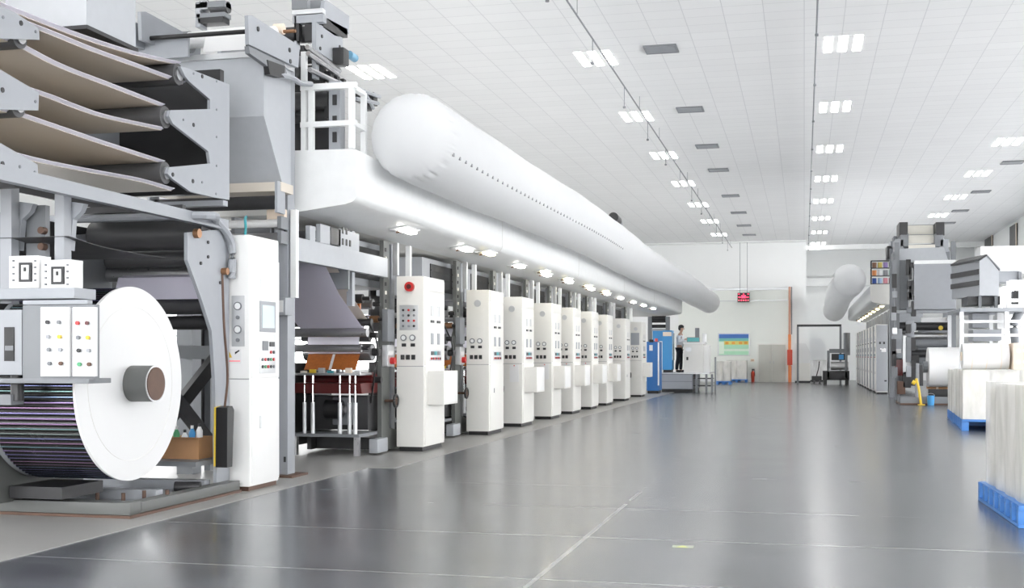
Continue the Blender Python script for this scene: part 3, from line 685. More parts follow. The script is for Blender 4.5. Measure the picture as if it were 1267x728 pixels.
for x0, x1, y0, y1 in ((11, 48, 317, 358), (51, 88, 322, 361)):
    f = bx(x0, y0, x1, y1 - 1, 8.24, 8.40, 'dial_panel', 'disc', t)
    d = bx(x0 + 12, y0 + 8, x1 - 10, y1 - 9, 8.218, 8.24, 'dial_bezel', 'dark', f, .004)
    bx(x0 + 15, y0 + 11, x1 - 13, y1 - 12, 8.208, 8.218, 'dial_face', 'disc', d, .003)
    bx(x0 + 18, y0 + 14, x1 - 16, y0 + 19, 8.204, 8.208, 'pointer', 'black', d, .001)
    for k in range(4):
        p = P(x0 + 6, y0 + 6 + k * 8, Y=8.24); cyl((p.x, 8.24, p.z), (p.x, 8.23, p.z), .009, 8).build('screw', 'mid', f)
        p = P(x1 - 4, y0 + 6 + k * 8, Y=8.24); cyl((p.x, 8.24, p.z), (p.x, 8.23, p.z), .009, 8).build('screw', 'mid', f)

# ====================================================== LEFT PRESS: units
cabx = [524, 605, 646, 682.6, 709, 732, 751, 773.6, 794]
XA = -5.2
caby = [P(x, 441, X=XA).y for x in cabx]

def make_cabinet(first, sgn=-1, simple=False, m='cab'):
    """origin at the near aisle corner on the floor; the body runs to x = sgn * .40"""
    t = thing('press_cabinet', '', 'control cabinet')
    X = lambda a, b: (min(sgn * a, sgn * b), max(sgn * a, sgn * b))
    W, D, H = .40, 1.0, 2.48
    box(*X(.03, W - .03), .04, D - .04, .006, .07).build('plinth', 'black', t)
    box(*X(0, W), 0, D, .07, H, bev=.012).build('body', m, t)
    box(*X(-.012, .001), .05, D - .03, 1.22, H - .22, bev=.004).build('upper_door', m, t)
    lo = box(*X(-.012, .001), .05, D - .03, .10, 1.20, bev=.004).build('lower_door', m, t)
    box(*X(-.022, -.012), .28, .30, .72, .80, bev=.003).build('door_handle', 'mid', lo)
    box(*X(-.012, .001), .05, D - .03, H - .20, H - .03, bev=.004).build('top_hatch', m, t)
    box(*X(.004, W - .004), -.004, .003, 1.205, 1.212).build('panel_joint', 'mid', t)
    # aisle face instruments
    ud = t
    for y in (.36, .66):
        box(*X(-.022, -.012), y - .045, y + .045, 1.93, 2.07, bev=.004).build('vertical_meter', 'alu', ud)
        box(*X(-.026, -.012), y - .07, y + .07, 1.83, 1.865).build('nameplate', 'black', ud)
        box(*X(-.022, -.012), y - .05, y + .05, 1.52, 1.68, bev=.004).build('vertical_meter', 'grey', ud)
    pn = box(*X(-.018, -.012), .25, .80, 1.28, 1.44, bev=.002).build('switch_panel', 'alu', ud)
    for k in range(3): box(*X(-.028, -.018), .29 + k * .16, .40 + k * .16, 1.365, 1.42).build('switch', ('dark', 'teal', 'mid')[k], pn)
    for k in range(6): cyl((sgn * -.018, .30 + k * .085, 1.315), (sgn * -.03, .30 + k * .085, 1.315), .018, 8).build('button', 'blood' if k % 2 else 'red', pn)
    # end face instruments
    fx = lambda f: sgn * (W - W * f)
    if first:
        o = cyl((fx(.5), -.001, 2.33), (fx(.5), -.05, 2.33), .068, 24).build('beacon', 'red', t)
        cyl((fx(.5), -.05, 2.33), (fx(.5), -.062, 2.33), .035, 16).build('lens', 'blood', o)
        pn = box(*sorted((fx(.12), fx(.80))), -.008, .001, 1.72, 2.07, bev=.002).build('button_panel', 'alu', t)
        for r_ in range(4):
            for k in range(3):
                cyl((fx(.26 + k * .2), -.008, 2.0 - r_ * .075), (fx(.26 + k * .2), -.022, 2.0 - r_ * .075), .017, 8).build('button', ('dark', 'red', 'dark', 'mid', 'dark', 'mid', 'dark', 'red', 'red', 'mid', 'grey', 'dark')[r_ * 3 + k], pn)
    else:
        cyl((fx(.5), -.001, 2.25), (fx(.5), -.012, 2.25), .06, 20).build('blank_cover', 'alu', t)
    for k in range(2):
        o = cyl((fx(.27 + k * .33), -.001, 1.61), (fx(.27 + k * .33), -.02, 1.61), .045, 18).build('gauge', 'mid', t)
        cyl((fx(.27 + k * .33), -.02, 1.61), (fx(.27 + k * .33), -.024, 1.61), .030, 18).build('dial_face', 'white', o)
        box(*sorted((fx(.20 + k * .33), fx(.36 + k * .33))), -.012, .001, 1.485, 1.53).build('meter', 'dark', t)
    for k in range(3): box(*sorted((fx(.16 + k * .2), fx(.30 + k * .2))), -.014, .001, 1.30, 1.37, bev=.003).build('switch', 'dark', t)
    return t
def side_box(t):
    o = box(.013, .25, .16, .86, .66, 1.14, bev=.01).build('side_box', 'cab', t)
    box(.25, .256, .2, .82, .69, 1.11, bev=.002).build('side_box_lid', 'cabw', o)

CA = make_cabinet(True); side_box(CA)
CB = make_cabinet(False); side_box(CB)
CC = make_cabinet(False)
used = {}
for i, y in enumerate(caby):
    src = CA if i == 0 else (CC if i in (1, 7) else CB)
    o = copy_tree(src) if src.name in used else src
    used[src.name] = 1
    o.location = (XA, y, .0)
    o['label'] = ('cream press cabinet with red beacon and button grid, first in the row along the aisle' if i == 0 else
                  'cream press cabinet with gauges, ' + (ORD[i + 1] if i < 8 else 'last') + ' in the row along the aisle' + (', without a side box' if i in (1, 7) else ''))
    o['group'] = 'cream cabinets along the long press'
if 1:
    pn = box(XA - .36, XA - .08, caby[8] - .008, caby[8] + .001, 1.72, 2.12, bev=.002)
    # grey panel on the last cabinet
    root = [o for o in COL.objects if o.get('category') == 'control cabinet' and o.name.startswith('press_cabinet') and abs(o.location.y - caby[8]) < .01][0]
    pn.build('grey_panel', 'grey', root)

# loose-leaf paper sheets hung on cabinets three to six
for i in (2, 3, 4, 5):
    y = caby[i]
    t = thing('hanging_sheet', 'white paper sheet hanging on the end of the ' + ORD[i + 1] + ' cream cabinet', 'paper sheet', (XA - .2, y - .01, .85), 'paper sheets on the cream cabinets')
    box(XA - .24, XA - .06, y - .02, y - .014, .86, 1.18).build('paper', 'disc', t)
    cyl((XA - .15, y - .024, 1.17), (XA - .15, y - .004, 1.17), .012, 8).build('hook', 'red', t)

def make_unit():
    """printing unit; origin on the floor at the aisle face line, y = 0 level with the near end of its cabinet"""
    t = thing('printing_unit', '', 'printing unit')
    xo, xb = -.50, -1.55
    # side frames: an upright with a stepped head on either side
    prof = [(-.52, .03), (.62, .03), (.62, .25), (.02, .34), (.02, 2.98), (-.22, 2.98), (-.22, 1.75), (-.52, 1.6)]
    prof = [(-.34, .03), (.62, .03), (.62, .22), (-.02, .34), (-.02, 2.96), (-.26, 2.96), (-.26, 1.78), (-.34, 1.7)]
    f = MB().prism([(xo, y, z) for y, z in prof], (-.06, 0, 0)).build('side_frame', 'frame', t)
    for k in range(9):
        box(xo, xo + .012, -.20, -.16, 1.85 + k * .12, 1.90 + k * .12).build('bolt_slot', 'cream' if k % 2 else 'dark', f)
    MB().prism([(xb, y, z) for y, z in prof], (-.06, 0, 0)).build('side_frame', 'dark', t)
    box(xo + .0, xo + .07, .12, .20, 2.50, 2.96).build('upright_bar', 'alu', t)
    box(xo - .22, xo - .08, .30, .44, .03, 2.96, bev=.01).build('upright_post', 'plate', t)
    box(xo + .02, xo + .09, .62, .7, 2.50, 2.96).build('upright_bar', 'white', t)
    # dryer box with a black mouth
    d = box(xb + .02, xo - .25, -1.35, .68, 2.32, 2.94, bev=.01).build('dryer_box', 'grey', t)
    box(xo - .249, xo - .235, -.95, .28, 2.42, 2.86).build('dark_mouth', 'black', d)
    for k in range(3): box(xo - .235, xo - .225, -.95, .28, 2.50 + k * .12, 2.53 + k * .12).build('rail', 'dark', d)
    # rollers
    for nm, y, z, r, m in (('impression_roller', -.62, 1.63, .085, 'rubber'), ('print_cylinder', -.52, 1.40, .12, 'steel'), ('guide_roller', -.9, 2.12, .06, 'dark'), ('guide_roller', -.5, 2.06, .07, 'steel'), ('guide_roller', -.95, 1.45, .05, 'steel'), ('ink_roller', -.45, 1.02, .10, 'blood'), ('guide_roller', -.3, 1.86, .05, 'copper')):
        o = MB().cyl((xb + .001, y, z), (xo - .061, y, z), r, 24).build(nm, m, t)
        cyl((xo - .061, y, z), (xo + .04, y, z), r * .45, 14).build('journal', 'dark', o)
    # film over the rollers, orange print facing the near end
    e = curve([(xb + .12, -.30, 1.92), (xb + .12, -.56, 1.73), (xb + .12, -.70, 1.64), (xb + .12, -.735, 1.50), (xb + .12, -.70, 1.38)], 6)
    MB().strip(e, (xo - xb - .30, 0, 0), .003).build('film_web', 'webl', t)
    x0, x1 = xb + .12, xo - .18
    for a, b in ((x0, (x0 + x1) / 2 - .02), ((x0 + x1) / 2 + .02, x1)):
        MB().prism([(a, -.705, 1.37), (b, -.705, 1.37), (b, -.86, 1.16), (a, -.86, 1.16)], (0, .004, .003)).build('orange_print', 'orange', t)
    MB().prism([((x0 + x1) / 2 - .02, -.703, 1.37), ((x0 + x1) / 2 + .02, -.703, 1.37), ((x0 + x1) / 2 + .02, -.858, 1.16), ((x0 + x1) / 2 - .02, -.858, 1.16)], (0, .004, .003)).build('white_gap', 'disc', t)
    # doctor-blade tray with clutter, ink pan, rods
    box(xb + .0, xo - .061, -1.02, -.55, 1.085, 1.115, bev=.004).build('blade_tray', 'steel', t)
    for k in range(7):
        x = xb + .12 + k * .13; h = .03 + .02 * (k * 7 % 3)
        box(x, x + .08, -.99, -.93, 1.116, 1.116 + h, bev=.004).build('clamp', ('cream', 'yellow', 'alu', 'teal', 'chrome', 'pcarton', 'alu')[k], t)
    MB().prism([(xb, -1.0, .98), (xb, -.3, .98), (xb, -.36, .84), (xb, -.94, .84)], (xo - xb - .061, 0, 0)).build('ink_pan', 'blood', t)
    for x in (xb + .18, xb + .30, xo - .36, xo - .22, xo - .14):
        o = cyl((x, -.98, .27), (x, -.98, 1.085), .012, 8).build('lift_rod', 'chrome', t)
        cyl((x, -.98, .30), (x, -.98, .72), .028, 12).build('lift_cylinder', 'alu', o)
    o = MB().cyl((xb + .42, -.80, .62), (xb + .64, -.80, .62), .13, 18).build('pump_motor', 'black', t)
    cyl((xb + .64, -.80, .62), (xb + .70, -.80, .62), .05, 12).build('shaft', 'steel', o)
    box(xb + .05, xo - .1, -.6, -.2, .33, .80, bev=.02).build('ink_tank', 'dark', t)
    box(xb + .45, xo - .3, -.66, -.61, .40, .78, bev=.02).build('tank_door', 'mid', t)
    box(xb - .17, xb - .14, -1.2, .75, .1, 1.25).build('light_block_panel', 'dark', t)  # dark panels added to block light and darken the unit interior
    box(xb - .17, xb - .14, -1.2, .75, 1.75, 2.9).build('light_block_panel', 'dark', t)
    box(xb, xo - .061, -1.05, -.2, .26, .30).build('base_shelf', 'mid', t)
    box(xb, xo - .061, -.16, .55, .03, .20).build('base_beam', 'dark', t)
    for x in (xb + .02, xo - .14): box(x, x + .07, -1.04, -.97, .006, .26).build('leg', 'steel', t)
    box(xo - .02, xo + .10, -.78, -.36, .03, .22, bev=.01).build('drive_foot', 'grey', t)
    o = MB().tube([(xo + .16, -.20 + .08 * math.cos(a * PI / 12), .72 + .08 * math.sin(a * PI / 12)) for a in range(25)], .02, 8, cap=False).build('hand_wheel', 'dark', t)
    MB().cyl((xo, -.20, .72), (xo + .17, -.20, .72), .02, 10).cyl((xo + .150, -.20, .72), (xo + .165, -.20, .72), .07, 16).build('wheel_hub', 'rust', o)
    box(xo + .005, xo + .09, -.34, -.06, 1.55, 2.0, bev=.01).build('drive_gearbox', 'mid', t)
    box(xo + .09, xo + .096, -.30, -.12, 1.36, 1.42).build('label_plate', 'disc', t)
    box(xo + .005, xo + .09, -.34, -.06, 1.2, 1.5, bev=.01).build('valve_block', 'alu', t)
    cyl((xo + .09, -.2, 1.28), (xo + .15, -.2, 1.28), .05, 14).build('red_knob', 'red', t)
    MB().tube(curve([(xo - .1, -.7, 1.9), (xo + .04, -.62, 1.5), (xo + .0, -.62, 1.1), (xo - .1, -.5, .7)], 6), .014, 6).build('hose', 'black', t)
    return t
U0 = make_unit()
for i, y in enumerate(caby):
    o = U0 if i == 0 else copy_tree(U0)
    o.location = (XA, y - (.0 if i else .0), .006)
    o['label'] = 'grey printing unit with rollers and orange printed film behind the ' + (ORD[i + 1] if i < 8 else 'last') + ' cream cabinet'
    o['group'] = 'printing units of the long press'

# infeed between the tower post and unit one
t = thing('infeed_frame', 'grey infeed frame with a steep pale web between the tall post and first cabinet', 'press infeed', (-5.7, 13.5, 0))
a, c = P(380, 297, X=-5.6), P(478, 321, X=-5.6)
zb = (P(380, 325, X=-5.6).z)
box(-5.66, -5.58, 12.62, c.y, zb, a.z, bev=.006).build('long_beam', 'pplate', t)
box(-6.85, -6.78, 12.62, c.y, zb, a.z).build('long_beam', 'mid', t)
e = [P(393, 322, X=-5.72), P(420, 365, X=-5.72), P(449, 406, X=-5.72)]
e[0] += Vector((0, -.12, .22))
MB().strip(e, (-.9, 0, 0), .003).build('film_web', 'webt', t)
e2 = [v + Vector((0, .30, .06)) for v in e]
MB().strip(e2, (-.9, 0, 0), .003).build('film_web', 'webu', t)
for y, z, r, m in ((e[2].y + .03, e[2].z - .06, .06, 'steel'), (e2[2].y - .11, e2[2].z + .02, .05, 'dark'), (e[0].y + .1, e[0].z - .04, .07, 'dark')):
    MB().cyl((-6.77, y, z), (-5.665, y, z), r, 22).build('guide_roller', m, t)
p = P(367 + 85, 367, Y=e2[2].y); box(-6.2, -5.75, 15.0, 15.04, 1.97, 2.05).build('orange_strip', 'orange', t)
for i, (x0, y0, x1, y1, m) in enumerate(((382, 278, 389, 297, 'plate'), (395, 276, 407, 301, 'plate'), (418, 282, 443, 311, 'plate'), (408, 280, 420, 303, 'dark'))):
    a, c = P(x0, y0, X=-5.6), P(x1, y1, X=-5.6)
    f = box(-5.64, -5.585, a.y, c.y, c.z - .02, a.z - .01).build('slotted_plate', 'pplate' if m == 'plate' else m, t)
    if i == 2:
        for k in range(5): box(-5.586, -5.578, a.y + .10 + .12 * (k % 3), a.y + .15 + .12 * (k % 3), c.z + .03 + .14 * (k // 3), c.z + .11 + .14 * (k // 3)).build('slot', 'dark', f)
for y in (12.8, 14.6):
    box(-6.85, -6.77, y, y + .1, 0.006, 2.97).build('leg', 'mid', t)
box(-5.74, -5.665, 14.5, 14.6, 2.0, 2.97).build('upright', 'plate', t)
box(-6.4, -6.36, 12.6, 14.6, 2.3, 2.95).build('inner_panel', 'mid', t)
box(-6.85, -5.60, 14.2, 14.25, 2.2, 2.95).build('back_panel', 'mid', t)
box(-6.90, -6.86, 12.6, 14.75, .3, 2.9).build('back_guard', 'dark', t)

# ====================================================== hood, lamps, fabric duct
def hood_profile(x0, x1):   # x0 machine side, x1 aisle side
    s = 1 if x1 > x0 else -1
    pts = [(x0, 3.0), (x1 - s * .14, 3.085)]
    for k in range(5):
        a = -PI / 2 + k * PI / 8
        pts.append((x1 - s * .12 + s * .12 * math.cos(a), 3.215 + .12 * math.sin(a)))
    for k in range(4):
        a = k * PI / 6
        pts.append((x1 - s * .05 + s * .05 * math.cos(a), 3.66 + .05 * math.sin(a)))
    pts.append((x0, 3.72)); return pts
t = thing('exhaust_hood', 'long white exhaust hood running over the cream cabinets', 'exhaust hood', (-5.4, 12.8, 3.0))
Y0 = P(360, 187, X=-5.75).y
pr = hood_profile(-5.75, -4.93)
MB().prism([(x, Y0, z) for x, z in pr], (0, 50 - Y0, 0)).build('hood_body', 'white', t)
MB().prism([(x, Y0 - .012, z) for x, z in pr], (0, .011, 0)).build('end_panel', 'white', t)
for y in (19.5, 26.5, 33.5, 40.5): 
    MB().prism([(x + (.004 if x > -5 else 0), y, z) for x, z in pr], (0, .012, 0)).build('joint_strip', 'cab', t)
box(-7.0, -5.751, 12.95, 50, 3.0, 3.5, bev=.01).build('rear_plenum', 'cab', t)
p = P(473, 300, X=-4.92)

def make_hlamp(m):
    o = thing('hood_lamp', '', 'lamp')
    box(-.10, .16, -.28, .28, -.02, 0, bev=.004).build('housing', 'white', o)
    box(.02, .12, -.25, .25, -.055, -.021, bev=.01).build('lamp_tube', m, o)
    box(-.09, -.0, -.02, .02, -.04, -.021).build('switch', 'rust', o)
    return o
HA, HB = make_hlamp('hlamp'), make_hlamp('hlampy')
fst = set()
def place_lamp(x, y, z, label, group, yellow=False):
    s = HB if yellow else HA
    o = s if s.name not in fst else copy_tree(s)
    fst.add(s.name); o.location = (x, y, z); o['label'] = label; o['group'] = group; return o
lx = [498, 571, 638, 672, 700, 728, 748, 765, 781, 794, 806]
for i, px in enumerate(lx):
    p = P(px, 300, X=-5.25)
    nth = ORD[i + 1] if i < len(lx) - 1 else 'last'
    o = place_lamp(-5.25, p.y, 3.0 + .085 * (.5 / .68) - .004, 'bright hood lamp under the white hood, ' + nth + ' along the cream cabinet row', 'lamps under the long white hood')
    o.rotation_euler = (0, -math.atan(.085 / .68), 0)
for i, px in enumerate((596, 668, 697, 723, 745)):
    p = P(px, 310, X=-5.12)
    o = place_lamp(-5.14, p.y + .25, 3.0 + .085 * (.61 / .68) - .006, 'yellow hood lamp under the white hood, ' + ORD[i + 1] + ' along the cream cabinet row', 'yellow lamps under the long white hood', True)
    o.rotation_euler = (0, -math.atan(.085 / .68), 0)

def air_duct(name, label, X, Zc, R, Ya, Yb, cap, loc):
    t = thing(name, label, 'air duct', loc)
    b = MB(); seg = 192; rings = []
    ys = [Ya - .33, Ya - .32, Ya - .295, Ya - .25, Ya - .19, Ya - .12, Ya - .08, Ya - .04, Ya, Ya + .04, Ya + .08, Ya + .13, Ya + .19, Ya + .26]
    nc = len(ys); y = Ya + .5
    while y < Yb: ys.append(y); y += .45
    ys.append(Yb)
    rnd = random.Random(3); ph = [rnd.random() * 6.28 for _ in range(30)]
    for j, y in enumerate(ys):
        if j < nc:
            q = (y - (Ya - .33)) / .38
            r = R * (max(0., 1 - max(0, 1 - q) ** 2.4)) ** .5 if q < 1 else R
        else: r = R * (1 + .012 * math.sin(y * .9) + .008 * math.sin(y * 2.3 + 1))
        cxx = X + .03 * math.sin(y * .33); czz = Zc + .03 * math.sin(y * .27 + 1) - (.0007 * max(0, y - 45) ** 2 if Yb > 60 else 0)
        ring = []
        for k in range(seg):
            a = 2 * PI * k / seg; rr = r
            if j < nc + 1:      # creases gathered round the end seam
                w = math.exp(-((y - Ya - .02) / .11) ** 2)
                rr *= 1 - w * (.045 * max(0, math.sin(17 * a + ph[0])) ** 3 * (.4 + .6 * abs(math.sin(2.5 * a + 1))) + .035 * max(0, math.sin(31 * a + ph[1])) ** 3 * abs(math.sin(3.5 * a)))
            if r < .01: rr = .01
            ring.append(b.bm.verts.new((cxx + rr * math.cos(a), y, czz + rr * math.sin(a))))
        rings.append(ring)
    for A, B in zip(rings, rings[1:]):
        for k in range(seg): b.bm.faces.new((A[k], A[(k + 1) % seg], B[(k + 1) % seg], B[k]))
    b.bm.faces.new(rings[0]); b.bm.faces.new(list(reversed(rings[-1])))
    b.build('duct_tube', 'duct', t, ang=80)
    return t
DX, DZ, DR = -4.45, 3.97, .515
p = P(508, 165, X=DX)
DY = p.y + .18
t = air_duct('fabric_duct', 'long white inflated fabric duct running above the cream cabinet row', DX, DZ, DR, DY, 58, True, (DX, DY, DZ - DR))
b = MB()
for k in range(52):
    y = DY + .08 + k * .26; r = DR * (1 + .012 * math.sin(y * .9) + .008 * math.sin(y * 2.3 + 1)) - .002
    cx_, cz_ = DX + .03 * math.sin(y * .33), DZ + .03 * math.sin(y * .27 + 1); a = -.42
    b.box(cx_ + r * math.cos(a) - .012, cx_ + r * math.cos(a) + .006, y, y + .045, cz_ + r * math.sin(a) - .028, cz_ + r * math.sin(a) + .012)
o = b.build('seam_stitches', 'stitch', t); o['kind'] = 'stuff'
for k in range(8):
    y = DY + 3 + 5.5 * k
    if y > 49: break
    cx_ = DX + .03 * math.sin(y * .33); cz_ = DZ + .03 * math.sin(y * .27 + 1)
    MB().box(-5.3, cx_ - DR * .6, y, y + .05, 3.722, 3.75).build('mount_strap', 'white', t)
# guard rail on the hood end
t = thing('guard_rail', 'white metal guard rail standing on the end of the exhaust hood', 'guard rail', (-5.25, 12.95, 3.72))
yr = Y0 + .04
xa, xc = P(376, 150, Y=yr).x, P(437, 150, Y=yr).x
zt = P(400, 108, Y=yr).z
for x, z in ((xa, zt + .42), (xa + .09, zt + .0), (xc - .02, zt + .03)): box(x - .03, x + .03, yr - .02, yr + .04, 3.722, z).build('upright', 'white', t)
for z, h in ((zt - .03, .07), (P(400, 157, Y=yr).z, .06)): box(xa - .035, xc + .035, yr - .026, yr + .046, z, z + h).build('rail', 'white', t)
box(xc - .05, xc + .01, yr + .36, yr + .42, 3.722, zt).build('upright', 'white', t)
for z in (zt - .04, P(400, 157, Y=yr).z): box(xc - .056, xc + .016, yr + .047, yr + .366, z, z + .05).build('rail', 'white', t)
# extraction fan that pokes up behind the duct
p = P(760, 268, X=-5.4)
t = thing('extraction_fan', 'small dark extraction fan standing on the hood behind the fabric duct', 'fan', (-5.4, p.y, 3.72))
box(-5.55, -5.25, p.y - .2, p.y + .4, 3.722, p.z - .25, bev=.02).build('fan_column', 'white', t)
MB().cyl((-5.4, p.y - .2, p.z - .05), (-5.4, p.y + .5, p.z - .08), .15, 18).build('fan_motor', 'dark', t)
MB().cyl((-5.4, p.y + .5, p.z - .08), (-5.4, p.y + .75, p.z - .14), .14, 18).build('fan_outlet', 'grey', t)

# ====================================================== far end of the press: blue machine, platform, person
YP = 44.7
pf = lambda px, py, Y=YP: P(px, py, Y=Y)
t = thing('work_platform', 'low grey steel work platform with dark base carrying the console', 'platform', (-4.4, YP + 1, 0))
xa, xc, zt = pf(817, 461).x, pf(857, 461).x, pf(850, 461.5).z
box(xa, xc + .02, YP, YP + 3, .12, zt - .05, bev=.01).build('platform_body', 'mid', t)
box(xa - .02, pf(878, 461).x, YP - .03, YP + 3, zt - .049, zt, bev=.006).build('deck', 'alu', t)
box(xa + .05, xc, YP + .05, YP + 2.9, .006, .12).build('dark_base', 'black', t)
box(xa + .02, xc - .02, YP - .012, YP + .001, .42, .66).build('drawer_front', 'grey', t)
box(xa + .02, xc - .02, YP - .012, YP + .001, .14, .40).build('drawer_front', 'grey', t)
for px in (862, 874, 881):
    q = pf(px, 470).x; box(q - .04, q + .04, YP - .03, YP + .05, .006, zt - .05).build('step_post', 'mid', t)
for py, y in ((468, .0), (477, -.0)):
    box(pf(857, 461).x + .03, pf(882, 461).x, YP - .02, YP + .6, pf(860, py).z - .04, pf(860, py).z).build('step', 'dark', t)
cyl((pf(885, 470).x, YP + .1, .006), (pf(885, 470).x, YP + .1, pf(885, 442).z), .03, 10).build('handrail_post', 'mid', t)

def blue_unit(label, x0, x1, y0, y1, Y, D, m, zlo=0.006):
    a, c = P(x0, y0, Y=Y), P(x1, y1, Y=Y)
    z0 = max(zlo, 0); t = thing('blue_machine', label, 'machine cabinet', ((a.x + c.x) / 2, Y, z0))
    box(a.x, c.x, Y, Y + D, z0 + .1, a.z, bev=.02).build('body', m, t)
    box(a.x + .03, c.x - .03, Y + .03, Y + D - .03, z0, z0 + .1).build('plinth', 'black', t)
    return t, a, c
t, a, c = blue_unit('dark blue machine cabinet with white label behind the last cream cabinet', 800, 815, 423, 482, 43.0, 1.0, 'blued')
box(a.x + .10, a.x + .22, 42.985, 42.999, 1.55, 1.75).build('label_plate', 'disc', t)
box(a.x + .1, a.x + .25, 42.985, 42.999, 1.85, 1.95).build('dark_window', 'black', t)
cyl((a.x + .3, 43.4, a.z), (a.x + .3, 43.4, a.z + .12), .06, 12).build('red_lamp', 'red', t)
box(c.x - .03, c.x + .02, 42.97, 42.999, .3, a.z - .02).build('white_edge', 'white', t)
t, a, c = blue_unit('bright blue machine column standing on the grey platform beside the worker', 819.5, 831.5, 409, 461, 45.1, .7, 'bluem', pf(850, 461.5).z + .002)
box(a.x + .02, c.x - .02, 45.085, 45.099, a.z - .22, a.z - .06).build('yellow_label', 'pcarton', t)
box(c.x + .001, c.x + .03, 45.15, 45.7, 1.2, a.z - .1).build('side_plate', 'screen', t)
b2 = P(808, 410, Y=45.4)
box(b2.x, a.x, 45.25, 45.95, a.z - .40, a.z - .01, bev=.02).build('bridge_arm', 'bluem', t)
box(b2.x, b2.x + .18, 45.3, 45.9, P(808, 456, Y=45.4).z, a.z - .40).build('black_column', 'black', t)
# rewinder frame above blue machine
t = thing('rewind_frame', 'grey rewinder frame of posts and rollers above the dark blue cabinet', 'rewinder', (-5.9, 48.2, 0))
for px in (804, 826):
    a, c = P(px, 392, Y=48.2), P(px, 440, Y=48.2); box(a.x - .08, a.x + .08, 48.2, 48.4, 0.006, a.z).build('post', 'mid', t)
a, c = P(804, 400, Y=48.2), P(826, 400, Y=48.2)
for py, r in ((404, .07), (398, .05), (394, .09)): z = P(810, py, Y=48.3).z; MB().cyl((a.x + .08, 48.3, z), (c.x - .08, 48.3, z), r, 16).build('roller', 'dark', t)
box(a.x + .08, c.x - .08, 48.22, 48.3, P(810, 410, Y=48.2).z, P(810, 407, Y=48.2).z).build('cross_beam', 'grey', t)
# console
t = thing('console_desk', 'off-white operator console with screens standing on the platform by the worker', 'console', (-3.9, YP + .3, zt))
a, c = P(846, 426, Y=YP + .25), P(870, 461, Y=YP + .25)
box(a.x, c.x, YP + .25, YP + 1.6, zt + .002, a.z, bev=.015).build('body', 'cab', t)
box(c.x + .001, c.x + .22, YP + .35, YP + 1.0, zt + .002, a.z - .05, bev=.015).build('side_cabinet', 'cabw', t)
box(a.x - .03, c.x + .05, YP + .2, YP + 1.65, a.z + .001, a.z + .07, bev=.01).build('desk_top', 'cabw', t)
p = P(856, 418, Y=YP + .7); 
o = box(p.x - .18, p.x + .3, YP + .62, YP + .66, a.z + .071, a.z + .26, bev=.01).build('screen_housing', 'mid', t); box(p.x - .16, p.x + .28, YP + .612, YP + .62, a.z + .10, a.z + .24).build('screen', 'lcd', o)
p = P(862, 410, Y=YP + .8); box(p.x - .06, p.x + .10, YP + .75, YP + .85, a.z + .071, P(862, 406, Y=YP + .8).z, bev=.01).build('monitor', 'mid', t)
p = P(871, 416, Y=YP + .8); box(p.x - .06, p.x + .10, YP + .75, YP + .85, a.z + .071, p.z + .1, bev=.01).build('keypad', 'alu', t)
box(a.x + .08, a.x + .28, YP + .24, YP + .252, a.z - .28, a.z - .12).build('vent_plate', 'alu', t)
box(a.x + .1, a.x + .17, YP + .235, YP + .252, a.z - .60, a.z - .48).build('handle', 'dark', t)

# ---- the worker
def skin_mesh(name, verts, edges, rad, m, parent, root=0, sub=2):
    me = bpy.data.meshes.new(name); me.from_pydata(verts, edges, []); o = bpy.data.objects.new(name, me); COL.objects.link(o)
    o.modifiers.new('skin', 'SKIN').use_smooth_shade = True
    for i, r in enumerate(rad):
        sv = me.skin_vertices[0].data[i]; sv.radius = r if isinstance(r, tuple) else (r, r); sv.use_root = (i == root)
    s = o.modifiers.new('sub', 'SUBSURF'); s.levels = sub; s.render_levels = sub
    me.materials.append(M[m]); o.parent = parent
    return o
pw = P(841, 461, Y=YP + 1.25)
t = thing('person', 'worker in white shirt and dark trousers standing at the off-white console', 'person', (pw.x, YP + 1.25, zt + .002))
# local frame: +x is forward (facing the console), y to the body's left
V, E, R = [], [], []
def chain(pts, start=None):
    prev = start
    for p in pts:
        V.append(p[:3]); R.append(p[3]); i = len(V) - 1
        if prev is not None: E.append((prev, i))
        prev = i
    return prev
pel = chain([(0, 0, .93, (.115, .15))])
che = chain([(.01, 0, 1.08, (.10, .135)), (.02, 0, 1.28, (.115, .165)), (.03, 0, 1.42, (.09, .14))], pel)
nk = chain([(.04, 0, 1.51, .055), (.06, 0, 1.57, .055)], che)
hd = chain([(.075, 0, 1.64, (.088, .075)), (.08, 0, 1.71, (.092, .076)), (.07, 0, 1.745, (.06, .055))], nk)
hands = []
for sy in (1, -1):
    chain([(.0, sy * .09, .86, .095), (-.01 + .03 * sy, sy * .10, .50, .062), (-.03 + .05 * sy, sy * .105, .30, .055), (-.04 + .05 * sy, sy * .11, .09, .038), (.04 + .05 * sy, sy * .12, .045, .036), (.13 + .05 * sy, sy * .13, .03, .026)], pel)
    wr = chain([(.03, sy * .19, 1.40, .058), (.04, sy * .235, 1.15, .042), (.16, sy * .22, 1.20, .037), (.29, sy * .18, 1.27, .026)], che)
    pa = chain([(.34, sy * .18, 1.285, (.034, .017))], wr)
    for k, (dy, ln) in enumerate(((.03, .070), (.010, .082), (-.010, .076), (-.028, .060))):
        chain([(.375, sy * (.18) + dy, 1.29, .009), (.375 + ln * .6, sy * .18 + dy * 1.15, 1.287, .009), (.375 + ln, sy * .18 + dy * 1.2, 1.268, .008)], pa)
    chain([(.33, sy * .18 - sy * .035, 1.278, .011), (.365, sy * .18 - sy * .052, 1.268, .010), (.39, sy * .18 - sy * .052, 1.258, .009)], wr)
skin_mesh('body', V, E, R, 'skin', t)
sv, se, sr = [], [], []
V, E, R = [], [], []
